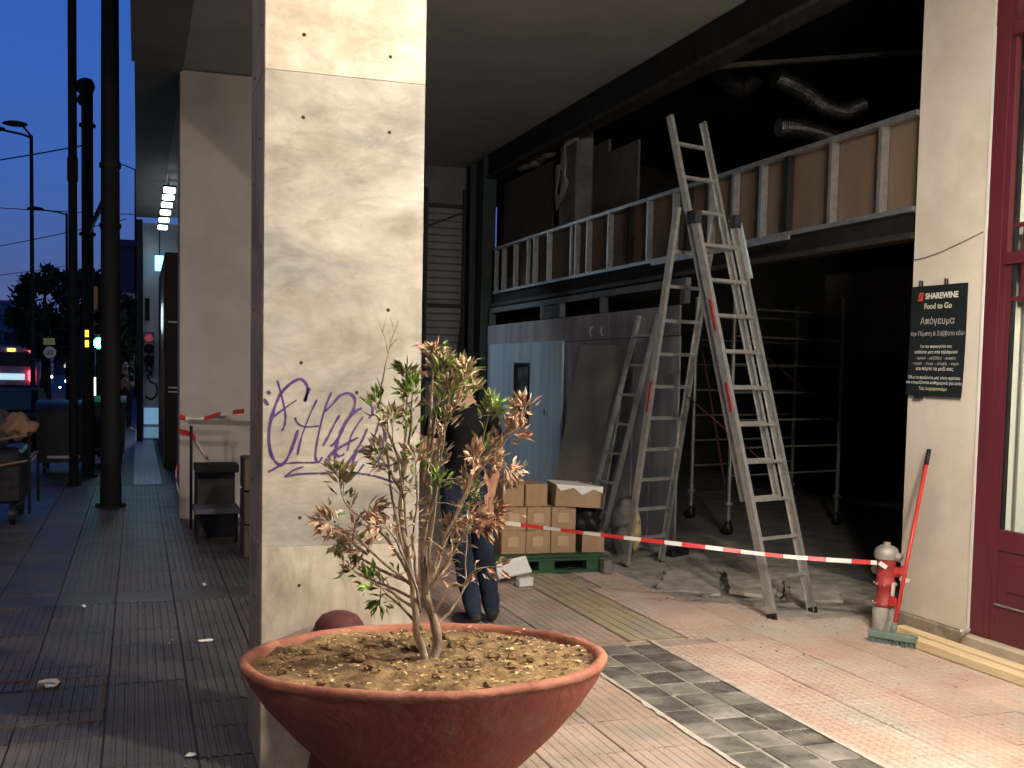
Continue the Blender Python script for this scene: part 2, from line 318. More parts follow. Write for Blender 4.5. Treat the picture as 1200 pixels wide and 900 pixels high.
def rib_tile(sz, n, hgt=0.011, gap=0.004, rw=0.72):
    b = MB(); h = sz/2-gap/2
    b.quad([(-h, -h, -0.006), (h, -h, -0.006), (h, h, -0.006), (-h, h, -0.006)])
    p = 2*h/n
    for k in range(n):
        x0 = -h+k*p; w = p*rw; t = 0.004; z0 = -0.006; z1 = z0+hgt*.6
        b.quad([(x0, -h, z0), (x0+t, -h, z1), (x0+t, h, z1), (x0, h, z0)])
        b.quad([(x0+t, -h, z1), (x0+w-t, -h, z1), (x0+w-t, h, z1), (x0+t, h, z1)])
        b.quad([(x0+w-t, -h, z1), (x0+w, -h, z0), (x0+w, h, z0), (x0+w-t, h, z1)])
    for (x, y, X, Y) in ((-h, -h, h, -h), (h, -h, h, h), (h, h, -h, h), (-h, h, -h, -h)):
        b.quad([(x, y, -0.02), (X, Y, -0.02), (X, Y, -0.006), (x, y, -0.006)])
    return b
def stud_tile(sz, n, gap=0.004, rw=0.78):
    b = MB(); h = sz/2-gap/2; p = 2*h/n; z0 = -0.0045; z1 = 0.0
    b.quad([(-h, -h, z0), (h, -h, z0), (h, h, z0), (-h, h, z0)])
    for i in range(n):
        for j in range(n):
            x0 = -h+i*p+p*(1-rw)/2; y0 = -h+j*p+p*(1-rw)/2; w = p*rw; t = 0.004
            o = [(x0, y0, z0), (x0+w, y0, z0), (x0+w, y0+w, z0), (x0, y0+w, z0)]
            q = [(x0+t, y0+t, z1), (x0+w-t, y0+t, z1), (x0+w-t, y0+w-t, z1), (x0+t, y0+w-t, z1)]
            b.quad(q)
            for k in range(4): b.quad([o[k], o[(k+1) % 4], q[(k+1) % 4], q[k]])
    for (x, y, X, Y) in ((-h, -h, h, -h), (h, -h, h, h), (h, h, -h, h), (-h, h, -h, -h)):
        b.quad([(x, y, -0.02), (X, Y, -0.02), (X, Y, z0), (x, y, z0)])
    return b
def flat_tile(sx, sy, bev=0.004, gap=0.005, th=0.02):
    return MB().box((-sx/2+gap/2, -sy/2+gap/2, -th), (sx/2-gap/2, sy/2-gap/2, 0), bev=bev)

T = 0.4
me_rib_g = rib_tile(T, 8, gap=0.009).mesh('ribbed_tile', M_gtile)
me_flat_g = flat_tile(T, T).mesh('flat_tile', M_gsm)
me_rib_p = rib_tile(T, 8, 0.006, gap=.008, rw=0.78).mesh('ribbed_pink_tile', M_pinkr)
me_stud = stud_tile(T, 8, gap=.007).mesh('studded_tile', M_pink)
me_yel = rib_tile(T, 5, rw=0.55).mesh('tactile_tile', M_yel)
me_pvd = flat_tile(0.2, 0.2, 0.005, 0.012).mesh('dark_paver', M_pvd)
me_pvl = flat_tile(0.2, 0.2, 0.005, 0.012).mesh('grey_paver', M_pvl)
me_pvr = rib_tile(0.2, 7, 0.006, gap=0.012, rw=0.75).mesh('ribbed_paver', M_pvd)
jit = lambda a=0.0012: random.uniform(-a, a)
hole = lambda x, y: (-0.85 < x < -0.35) and (5.2 < y < 6.0)
cnt = 0
for i in range(8):
    for j in range(31):
        x = -1.55+i*T; y = 3.0+T/2+j*T
        if x > 0.5 and (4.2 < y < 5.0): continue
        if hole(x, y): continue
        smooth = 7.65 < y < 8.35 or (y > 8.3 and (x < -0.4))
        inst('tile', me_flat_g if smooth else me_rib_g, pave, (x, y, -0.001+jit()), jit(0.004)); cnt += 1
# pale tactile strip far along the pavement
M_tact = mat('pale tactile tile', (0.34, 0.36, 0.36), (0.46, 0.48, 0.48), 5, 0.4, world_co=True)
me_tact = rib_tile(T, 5, rw=0.5).mesh('tactile_tile', M_tact)
for j in range(34): inst('tactile_tile', me_tact, pave, (0.14, 15.4+T/2+j*T+0.2, -0.001), 0)
# recessed inspection cover in the pavement, with grit in it
cv = thing('inspection_cover', 'sunken square inspection cover full of grit in the dark pavement', 'manhole cover', (-0.55, 5.6, 0))
MB().box((-0.38, -0.38, -0.02), (0.38, 0.38, -0.012)).build('cover_plate', M_gsm, cv)
fr = MB()
for a in ((-0.39, -0.39, 0.39, -0.37), (-0.39, 0.37, 0.39, 0.39), (-0.39, -0.368, -0.37, 0.368), (0.37, -0.368, 0.39, 0.368)): fr.box((a[0], a[1], -0.02), (a[2], a[3], 0.002))
fr.build('frame', mat('rusty frame', (0.09, 0.075, 0.06), (0.16, 0.13, 0.1), 20, 0.7, bump=.5), cv)

# arcade tiles, the dark paver strip and the yellow tactile strip
cols = [1.3+T/2+k*T for k in range(3)]                       # ribbed pink, left of the paver strip
for x in cols:
    for j in range(17):
        inst('tile', me_rib_p, afloor, (x, 3.0+T/2+j*T, -0.001+jit()), jit(0.004))
me_edge = flat_tile(0.46, T).mesh('plain_tile', M_pink)
rub = lambda x, y: (x > 3.95 and y > 6.9) or (x > 4.4 and y > 6.2)
for i in range(5):
    for j in range(17):
        x = 3.12+T/2+i*T - (0.03 if i == 4 else 0); y = 3.0+T/2+j*T
        if i == 4: x = 3.12+4*T+0.14; 
        if y > 5.94 and i == 0: continue
        if rub(x, y): continue
        if i == 4: inst('tile', me_stud, afloor, (x, y, -0.001+jit()), 0, (0.7, 1, 1))
        else: inst('tile', me_stud, afloor, (x, y, -0.001+jit()), jit(0.004))
for j in range(14): inst('tactile_tile', me_yel, afloor, (3.19, 5.96+T/2+j*T, 0.001+jit()), jit(0.004))
for j in range(12): inst('tile', me_rib_p, afloor, (2.75, 5.96+T/2+j*T, -0.001+jit()), jit(0.004), (1.14, 1, 1))
for j in range(4): inst('tile', me_stud, afloor, (3.6, 5.94+T/2+j*T, -0.001+jit()), jit(0.004))
strip = struct(MB().box((2.5, 2.8, -0.02), (3.12, 5.92, -0.006)).build('paver_strip', M_grout))
for i in range(3):
    for j in range(15):
        r = random.random(); d = (i+j) % 2 == 0
        me = (me_pvr if r < 0.3 else me_pvd) if d else (me_pvl if r < 0.7 else me_pvd)
        inst('paver', me, strip, (2.605+i*0.205+jit(0.004), 2.95+j*0.2+(0.03 if i == 1 else 0)+jit(.004), 0.001+jit(0.002)), jit(0.02))

for sgn, x0 in ((-1, 2.5), (1, 3.115)):
    b = MB(); n = 160; prev = None
    for k in range(n+1):
        y = 2.9+3.05*k/n; w = 0.016+0.022*mnoise.noise(Vector((y*3.1, sgn*4, 0)))+0.016*mnoise.noise(Vector((y*14, sgn*7, 0)))
        cur = ((x0-sgn*.012, y, .0035), (x0+sgn*max(.006, w), y, .0025))
        if prev: b.quad([prev[0], prev[1], cur[1], cur[0]] if sgn > 0 else [prev[1], prev[0], cur[0], cur[1]])
        prev = cur
    b.build('mortar_edge', mat('pale mortar', (0.40, 0.365, 0.32), (0.60, 0.56, 0.49), 9, .95, bump=.6, world_co=True), strip)
# broken screed in front of the gutted shop: a rough cement patch with loose slabs
bm = bmesh.new(); bmesh.ops.create_grid(bm, x_segments=60, y_segments=90, size=1)
kill = []
for v in bm.verts:
    x = 4.75+v.co.x*1.05; y = 7.9+v.co.y*2.1
    e = max(abs(v.co.x), abs(v.co.y))
    nz = mnoise.noise(Vector((x*1.5, y*1.5, 0)))
    z = -0.002+0.016*mnoise.noise(Vector((x*5, y*5, 1)))+0.008*mnoise.noise(Vector((x*17, y*17, 4)))+0.03*nz*0.4
    lim = 3.95+0.28*mnoise.noise(Vector((y*2.3, 3, 0)))+max(0, (6.9-y))*0.75
    if x < lim or y < 6.05+0.2*nz: z = -0.06
    v.co = Vector((x, y, z))
b = MB(); b.addbm(bm); rubble_patch = b.build('broken_screed', M_cem, None, True); rubble_patch['kind'] = 'structure'
cnt_s = [0]
def catmull_(P, n=8):
    P = [Vector(p) for p in P]; Q = []
    for k in range(len(P)-1):
        p0 = P[max(k-1, 0)]; p1 = P[k]; p2 = P[k+1]; p3 = P[min(k+2, len(P)-1)]
        for t in [i/n for i in range(n)]: Q.append(0.5*((2*p1)+(p2-p0)*t+(2*p0-5*p1+4*p2-p3)*t*t+(3*p1-p0-3*p2+p3)*t**3)+Vector((mnoise.noise(p1*7+Vector((t*5, 0, 0))), mnoise.noise(p1*7+Vector((0, t*5, 0))), 0))*.018)
    return Q+[P[-1]]
def slab(name, pts, z, th, label, tilt=(0, 0)):
    q_ = []
    for k in range(len(pts)):
        a, c = Vector((*pts[k], 0)), Vector((*pts[(k+1) % len(pts)], 0)); nrm = Vector((-(c-a).y, (c-a).x, 0)).normalized()
        for t in range(9): p = a.lerp(c, t/9)+nrm*(.035*mnoise.noise(Vector((k*7+t*.6, cnt_s[0]*3.3, 0)))+.012*mnoise.noise(Vector((k*5+t*2.1, cnt_s[0], 4)))); q_.append((p.x, p.y))
    cnt_s[0] += 1; pts = q_
    b = MB(); cx = sum(p[0] for p in pts)/len(pts); cy = sum(p[1] for p in pts)/len(pts)
    tp = [(p[0]-cx, p[1]-cy, th+tilt[0]*(p[0]-cx)+tilt[1]*(p[1]-cy)) for p in pts]; bt = [(p[0], p[1], p[2]-th) for p in tp]
    b.quad(tp); n = len(pts)
    for k in range(n): b.quad([bt[k], bt[(k+1) % n], tp[(k+1) % n], tp[k]])
    return tag(b.build(name, M_conc, None, loc=(cx, cy, z)), label, 'concrete slab', 'broken floor slabs')
slab('concrete_slab', [(3.9, 7.35), (4.3, 7.05), (4.75, 7.85), (4.35, 7.95)], 0.0, 0.03, 'long pale broken slab between the two legs of the tall ladder', (0.02, 0.04))
slab('concrete_slab', [(4.36, 7.02), (4.62, 6.80), (5.05, 7.35), (4.80, 7.80)], 0.004, 0.03, 'tilted cracked slab with dark gap behind the ladder front feet', (-0.05, 0.03))
slab('concrete_slab', [(4.70, 6.74), (5.05, 6.55), (5.35, 7.05), (5.08, 7.28)], 0.0, 0.026, 'flat broken slab just right of the ladder right foot', (0.03, -0.02))
slab('concrete_slab', [(4.45, 8.1), (4.8, 7.95), (5.0, 8.5), (4.6, 8.7)], 0.0, 0.03, 'broken slab at the foot of the rear ladder leg', (0.03, 0.05))
ck = MB()
for pts in (((3.88, 7.36), (4.10, 7.60), (4.32, 8.0)), ((4.33, 7.0), (4.52, 7.35), (4.78, 7.86)), ((4.32, 7.03), (4.48, 6.88), (4.66, 6.76)), ((4.66, 6.76), (4.85, 7.02), (5.08, 7.36)), ((4.72, 6.70), (5.0, 6.52), (5.3, 6.42)), ((4.45, 6.5), (4.7, 6.42), (4.95, 6.30)), ((4.0, 7.2), (3.9, 7.32), (3.85, 7.5))):
    Q = catmull_([(x, y, .016) for x, y in pts])
    for k in range(len(Q)-1):
        d = (Q[k+1]-Q[k]).normalized(); nn = Vector((-d.y, d.x, 0)); w0_ = .0055*(1+1.1*mnoise.noise(Q[k]*9)); w1_ = .0055*(1+1.1*mnoise.noise(Q[k+1]*9))
        ck.quad([Q[k]-nn*w0_, Q[k+1]-nn*w1_, Q[k+1]+nn*w1_, Q[k]+nn*w0_])
struct(ck.build('crack_ribbons', mat('crack black', (.012, .011, .010), (.03, .028, .025), 9, .95)))  # flat black ribbons added to stand in for the dark cracks
for k in range(26):
    x = random.uniform(4.0, 5.3); y = random.uniform(6.6, 9.2); r = random.uniform(.012, .045)
    if k == 0:
        cm = MB().blob((0, 0, 0), (1, 1, .6), 3, .5, 1).mesh('rubble_chunk', M_cem)
        heap = MB()
    heap.blob((x, y, r*.35), (r, r*random.uniform(.6, 1.2), r*.6), k, .5, 1)
for k in range(90):
    x = random.uniform(3.3, 5.0); y = random.uniform(5.4, 9.0); r = random.uniform(.004, .012); heap.blob((x, y, r*.4), (r, r, r*.6), k, .5, 1)
hp = heap.build('rubble', M_cem); hp['kind'] = 'stuff'; tag(hp, 'loose cement rubble scattered round the tall ladder', 'rubble')

# ------------------------------------------------------------------ arcade ceiling and soffit
cl = MB()
cl.box((0.47, -20, 4.91), (5.0, 10.47, 5.3)); cl.box((0.47, 10.47, 4.918), (5.0, 24, 5.3))
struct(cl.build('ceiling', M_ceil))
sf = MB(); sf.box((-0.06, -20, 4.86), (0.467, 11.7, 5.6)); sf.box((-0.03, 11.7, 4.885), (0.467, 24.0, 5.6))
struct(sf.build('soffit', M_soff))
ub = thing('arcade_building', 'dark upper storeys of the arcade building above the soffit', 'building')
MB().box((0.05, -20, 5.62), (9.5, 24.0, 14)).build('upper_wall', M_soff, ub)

# ------------------------------------------------------------------ gutted shop: shell
sh = thing('shop_interior', 'dark gutted shop interior behind the tall ladder', 'building')
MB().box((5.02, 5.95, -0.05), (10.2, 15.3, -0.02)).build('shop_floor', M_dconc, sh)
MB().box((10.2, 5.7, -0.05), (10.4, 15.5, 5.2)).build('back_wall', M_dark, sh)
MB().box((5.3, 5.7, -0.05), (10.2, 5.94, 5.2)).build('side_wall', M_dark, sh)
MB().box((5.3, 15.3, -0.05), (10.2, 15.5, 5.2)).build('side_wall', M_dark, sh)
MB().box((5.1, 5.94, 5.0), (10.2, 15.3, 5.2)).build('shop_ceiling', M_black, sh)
bp_ = MB()
bp_.box((8.4, 9.0, 2.0), (8.5, 11.5, 3.0)); bp_.box((7.6, 8.2, 1.9), (9.2, 8.3, 2.15))
bp_.build('ceiling_bulkhead', mat('dim bulkhead', (.04, .038, .036), (.075, .07, .065), 3, .9), sh)
# fascia beam over the opening
fb = thing('fascia_beam', 'dark steel beam along the edge of the arcade ceiling', 'beam')
MB().box((4.96, 5.92, 4.60), (5.12, 15.0, 4.905)).build('beam_web', M_black, fb)
MB().box((4.93, 5.92, 4.55), (5.15, 15.0, 4.597)).build('beam_flange', mat('worn steel', (0.025, 0.024, 0.022), (0.06, 0.055, 0.05), 6, 0.7, spec=.2), fb)
rl = thing('roof_brace', 'thin grey strut under the black shop ceiling', 'strut')
MB().bar((5.2, 9.4, 4.72), (8.2, 8.2, 4.95), 0.06, 0.04).build('strut_bar', mat('strut grey', (0.10, 0.1, 0.1), (0.16, 0.15, 0.15), 5, .6), rl)

# stud bulkhead
bf = thing('bulkhead_frame', 'galvanised stud bulkhead with brown boards across the shop opening', 'wall frame')
Y0, Y1, Z0, Z1 = 5.93, 14.76, 2.835, 3.515
bf.location.x = .045
MB().box((4.955, Y0, Z1-0.036), (5.03, Y1, Z1)).build('top_rail', M_galv, bf)
MB().box((4.955, Y0, Z0), (5.03, Y1, Z0+0.036)).build('bottom_rail', M_galv, bf)
studs = [14.70, 14.37, 13.87, 13.36, 13.11, 12.62, 11.87, 11.72, 11.38, 10.80, 10.30, 9.85, 9.30, 9.05, 8.62, 8.22, 7.79, 7.43, 6.85, 6.29]
stm = MB().box((-0.035, -0.018, Z0+0.037), (0.03, 0.018, Z1-0.037)).mesh('stud', M_galv)
stb = MB().box((-0.03, -0.03, Z0+0.037), (0.03, 0.03, Z1-0.037)).mesh('stud', M_black)
for k, y in enumerate(studs): inst('stud', stb if y in (10.30, 9.05, 7.43) else stm, bf, (4.995, y, 0))
for k in range(len(studs)-1):
    a, c = studs[k+1]+0.006, studs[k]-0.006
    if k in (0, 1, 2, 3, 4): MB().box((5.05, a, Z0+0.02), (5.062, c, Z1-0.02)).build('board', M_dark if k in (1, 3) else M_gyp, bf)
    else: MB().box((5.035, a, Z0+0.02), (5.05, c, Z1-0.02)).build('board', M_gyp, bf)
MB().box((5.035, 5.93, Z0+0.02), (5.05, 6.284, Z1-0.02)).build('board', M_gyp, bf)
lb = thing('lintel_beam', 'dark steel lintel beam under the stud bulkhead', 'beam')
MB().box((5.04, 5.95, 2.70), (5.14, 14.9, 2.83)).build('lintel_web', M_black, lb)
MB().box((5.01, 5.95, 2.655), (5.16, 14.9, 2.697)).build('lintel_flange', mat('lintel steel', (0.02, 0.018, 0.017), (0.05, 0.045, 0.04), 6, .5, metal=.3), lb)
fj = thing('furring_channel', 'short galvanised channel fixed under the bulkhead right end', 'channel')
MB().box((4.93, 7.25, 2.79), (4.952, 9.6, 2.825)).build('channel_bar', M_galv, fj)
# transom frame between lintel and hoarding
tr = thing('transom_frame', 'dark grey transom frame above the violet hoarding boards', 'window frame')
trm = mat('transom grey', (0.09, 0.10, 0.115), (0.14, 0.155, 0.175), 6, .5)
MB().box((5.0, 9.0, 2.56), (5.06, 14.85, 2.63)).build('rail', trm, tr)
for y in (9.05, 10.9, 12.15, 12.75, 14.80): MB().box((4.99, y-0.035, 2.385), (5.065, y+0.035, 2.558)).build('post', trm, tr)
MB().box((5.02, 12.2, 2.39), (5.03, 12.7, 2.555)).build('panel', M_green, tr)

# hoarding of violet grey boards
hd = thing('hoarding', 'grey violet board hoarding closing the far half of the shop front', 'hoarding')
ys = [14.90, 12.95, 12.30, 11.42, 10.67, 10.02, 9.62, 9.06]
for k in range(len(ys)-1):
    a, c = ys[k+1]+0.006, ys[k]-0.006; dx = random.uniform(-.006, .006)
    MB().box((4.985+dx, a, 2.082), (5.005+dx, c, 2.372)).build('board', M_hoard, hd)
    MB().box((4.985-dx, a, 0.0), (5.005-dx, c, 2.074)).build('board', M_hoard, hd)
gs = MB()
dl = thing('site_door', 'pale cold light tinted sheet door with dark tall slot set in the hoarding', 'door')
MB().box((4.945, 11.9, 0.02), (4.975, 13.0, 2.09)).build('door_leaf', M_bluep, dl)
MB().box((4.945, 13.58, 0.02), (4.975, 14.70, 2.09)).build('door_leaf', M_bluep, dl)
mdl = MB(); mdl.box((4.945, 13.003, 0.02), (4.975, 13.577, 1.0)); mdl.box((4.945, 13.003, 1.82), (4.975, 13.577, 2.09)); mdl.build('door_leaf', M_bluep, dl)
ff = MB()
for lo, hi in (((4.93, 13.0, 1.0), (4.98, 13.03, 1.82)), ((4.93, 13.55, 1.0), (4.98, 13.58, 1.82)), ((4.93, 13.031, 1.0), (4.98, 13.549, 1.03)), ((4.93, 13.031, 1.79), (4.98, 13.549, 1.82))): ff.box(lo, hi)
ff.build('slot_frame', M_black, dl)
MB().box((4.965, 13.03, 1.03), (4.97, 13.55, 1.79)).build('pane', mat('dirty pane', (0.03, 0.035, 0.04), (0.14, 0.17, 0.18), 4, 0.15), dl)
MB().box((4.925, 12.35, 1.16), (4.944, 12.42, 1.24)).build('lock', M_galv, dl)
# taupe sheet leaning on the hoarding
lbz = thing('leaning_board', 'large plain taupe sheet leaning against the violet hoarding', 'board')
b = MB()
for x0, y0, x1, y1 in ((4.56, 9.95, 4.955, 9.95),):
    pts = [(4.62, 10.02, 0.01), (4.62, 11.45, 0.01), (4.94, 11.32, 2.02), (4.94, 10.05, 2.0)]
    d = Vector((0.018, 0, 0.0)); q = [Vector(p)+d for p in pts]
    b.quad(pts); b.quad([tuple(p) for p in q][::-1])
    for k in range(4): b.quad([pts[k], q[k], q[(k+1) % 4], pts[(k+1) % 4]])
b.build('sheet', M_taupe, lbz)
hk = thing('wall_hooks', 'two pale hooks screwed on the hoarding above the leaning sheet', 'hooks')
for y in (11.05, 10.75):
    MB().tube([(4.975, y, 2.22), (4.94, y, 2.22), (4.925, y, 2.17), (4.94, y, 2.12), (4.965, y, 2.13)], 0.014, 6).build('hook', M_aluo, hk)

# dark green steel column at the end of the opening
gc = thing('steel_column', 'dark green steel column at the far end of the shop opening', 'column', (5.0, 15.27, 0))
g = MB(); g.box((-0.11, -0.33, 0.02), (0.09, -0.29, 4.9)); g.box((-0.02, -0.288, 0.02), (0.01, 0.288, 4.9)); g.box((-0.11, 0.29, 0.02), (0.09, 0.33, 4.9)); g.build('shaft', M_green, gc)
MB().box((-0.16, -0.38, 0), (0.14, 0.38, 0.018)).build('base_plate', M_green, gc)

# closed end of the arcade: roller shutter with a dark frame
es = thing('roller_shutter', 'dim roller shutter in a dark frame closing the arcade beside the green column', 'shutter', (0, 16.0, 0))
frm = mat('shutter frame', (0.014, 0.016, 0.018), (0.03, 0.032, 0.035), 5, .6)
for x in (3.93, 4.30, 4.93): MB().box((x-0.025, -0.03, 0), (x+0.025, 0.03, 4.55)).build('post', frm, es)
for z in (1.55, 1.75, 2.72, 4.28): MB().box((3.96, -0.025, z-0.03), (4.9, 0.025, z+0.03)).build('rail', frm, es)
MB().bar((4.33, -0.04, 3.95), (4.93, -0.04, 4.2), 0.03, 0.03).build('brace', frm, es)
MB().bar((4.62, -0.2, 0.2), (4.95, -0.05, 2.9), 0.04, 0.02).build('leaning_batten', frm, es)
slm = MB().box((3.9, 0.04, 0.004), (4.98, 0.06, 0.108), bev=0.008).mesh('slat', mat('shutter slat', (0.16, 0.17, 0.18), (0.24, 0.25, 0.26), 4, .5))
for k in range(38): inst('slat', slm, es, (0, 0, 0.02+k*0.112))
MB().box((3.9, 0.035, 4.29), (5.0, 0.12, 4.9)).build('shutter_box', mat('shutter box', (0.13, 0.14, 0.145), (0.18, 0.19, 0.2), 3, .7), es)
wl = MB(); wl.box((5.0, 15.66, 0), (5.3, 40, 4.9)); struct(wl.build('wall_arcade_far', M_dconc))
wl = MB(); wl.box((3.9, 16.2, 0), (5.0, 16.4, 4.9)); struct(wl.build('wall_arcade_end', M_dconc))

# loose panels and hanging cable in the dark upper part
up1 = thing('upper_panel', 'pale grey upright panel in the dark space above the bulkhead', 'panel')
b = MB(); b.box((5.60, 11.3, 3.6), (5.63, 12.12, 4.45)); b.box((5.605, 12.13, 3.6), (5.635, 12.9, 4.62)); b.build('sheet', mat('panel grey', (0.10, 0.092, 0.08), (0.15, 0.138, 0.12), 3, .8), up1)
up2 = thing('upper_panel', 'dull brown panel above the bulkhead beside the green column', 'panel')
MB().box((5.2, 12.95, 3.55), (5.23, 14.9, 4.48)).build('sheet', mat('panel brown', (0.055, 0.05, 0.045), (0.085, 0.078, 0.07), 3, .8), up2)
ps = thing('concrete_post', 'rough concrete post above the bulkhead between the two loose panels', 'post')
MB().box((5.12, 12.0, 3.52), (5.35, 12.55, 4.98), bev=0.02).build('post_shaft', M_dconc, ps)
cb = MB(); 
for k in range(4):
    pts = [(5.08, 12.05-0.06*k, 4.62-.03*k), (5.04, 12.2, 4.5), (5.03, 12.28-0.05*k, 4.25), (5.03, 12.05+.05*k, 4.02), (5.03, 12.2+0.06*k, 3.85-.04*k), (5.03, 12.42, 3.95), (5.03, 12.30+.04*k, 4.3)]
    cb.tube(pts, 0.014, 5)
tag(cb.build('cable_bundle', mat('cable grey', (0.2, 0.19, 0.175), (0.3, 0.28, 0.26), 9, .6), None, True), 'loop of pale cables hanging off the concrete post', 'cable')
wr = MB()
for k in range(5): wr.blob((5.15, 13.0+0.25*k, 4.56+0.03*sin(k*2.2)), (0.08, 0.16, 0.05+.02*(k % 2)), k, .5, 2)
tag(wr.build('insulation_scrap', mat('insulation', (0.12, 0.12, 0.115), (0.2, 0.2, 0.19), 9, .9), None, True), 'torn grey insulation on top of the dull brown panel', 'insulation')
def duct(p, q, r, label):
    p, q = Vector(p), Vector(q); n = 110; pts = []; rad = []
    for k in range(n+1):
        t = k/n; c = p.lerp(q, t); c.z += -0.10*sin(pi*t)+0.05*sin(2*pi*t); pts.append(c); rad.append(r*(1 if k % 2 else 0.94)*(1+.10*mnoise.noise(Vector((k*.13, r*90, 0)))))
    return tag(MB().tube(pts, rad, 16).build('flexible_duct', M_foil, None), label, 'duct', 'flexible ducts in the shop')
duct((5.45, 9.55, 4.84), (5.95, 9.4, 4.70), 0.10, 'short shiny flexible duct end near the ceiling beam')
duct((5.62, 8.55, 4.45), (6.55, 8.5, 4.28), 0.085, 'long ribbed foil duct in the dark right of the ladder top')
duct((5.70, 8.6, 4.02), (6.9, 8.5, 4.10), 0.085, 'lower dim foil duct just above the bulkhead right end')

# ------------------------------------------------------------------ marble column
CX0, CX1, CY0, CY1 = 0.483, 1.157, 4.35, 4.84
mc = thing('marble_column', 'near square column clad in pale veined marble slabs with purple graffiti', 'column', (0, 0, 0))
M_m1 = marble('marble top', (0.70, 0.63, 0.52), (0.60, 0.52, 0.40), (0.76, 0.70, 0.60), (0.8, 1, 1.6), 0.3, 1.5, 2.0)
M_m2 = marble('marble middle', (0.46, 0.44, 0.395), (0.30, 0.295, 0.28), (0.63, 0.595, 0.52), (0.75, 1, 1.9), -0.42, 1.1, 5.0)
M_m3 = marble('marble lower', (0.60, 0.54, 0.45), (0.44, 0.40, 0.35), (0.70, 0.65, 0.56), (2.2, 1, 0.8), 0.25, 1.7, 9.0)
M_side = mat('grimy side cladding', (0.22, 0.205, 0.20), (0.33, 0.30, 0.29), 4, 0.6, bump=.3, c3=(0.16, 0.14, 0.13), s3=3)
MB().box((CX0+0.03, CY0+0.03, 0), (CX1-0.03, CY1-0.03, 4.9)).build('core', M_dconc, mc)
for (a, c, m) in ((0.0, 0.9543, M_m3), (0.9557, 2.8993, M_m2), (2.9007, 4.905, M_m1)):
    o = MB().box((CX0+0.006, CY0, a), (CX1, CY0+0.028, c), bev=0.0012).build('slab', m, mc)
    MB().box((CX1-0.028, CY0+0.030, a), (CX1-0.002, CY1, c), bev=0.003).build('slab', m, mc)
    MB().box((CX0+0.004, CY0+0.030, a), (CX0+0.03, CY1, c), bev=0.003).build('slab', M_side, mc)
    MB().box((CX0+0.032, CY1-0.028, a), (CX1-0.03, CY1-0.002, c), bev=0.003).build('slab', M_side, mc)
M_bolt = mat('bolt hole rust', (0.03, 0.022, 0.015), (0.07, 0.05, 0.03), 30, .8)
def bolt(x, z, y=CY0, side=False):
    r = 0.0072*random.uniform(.8, 1.2)
    b = MB(); b.lathe([(0.0005, 0.004), (r*.6, 0.0035), (r, 0.001), (r*1.15, -0.001)], n=10)
    o = b.build('bolt', M_bolt, mc); o.location = (x, y, z); o.rotation_euler = (pi/2, 0, 0) if not side else (0, -pi/2, 0)
for x, z in ((0.645, 3.05), (1.005, 3.0), (0.645, 2.72), (1.005, 2.69), (0.645, 1.72), (0.88, 1.60), (0.645, 1.075), (0.645, 0.79), (1.01, 0.80), (1.01, 1.07), (1.01, 1.95)): bolt(x, z)
for y, z in ((4.45, 3.1), (4.7, 2.95), (4.5, 2.65), (4.72, 2.5), (4.45, 2.2), (4.7, 1.95), (4.5, 1.5), (4.7, 1.2), (4.45, 0.95), (4.6, 0.7)): bolt(CX0+0.004, z, y, True)
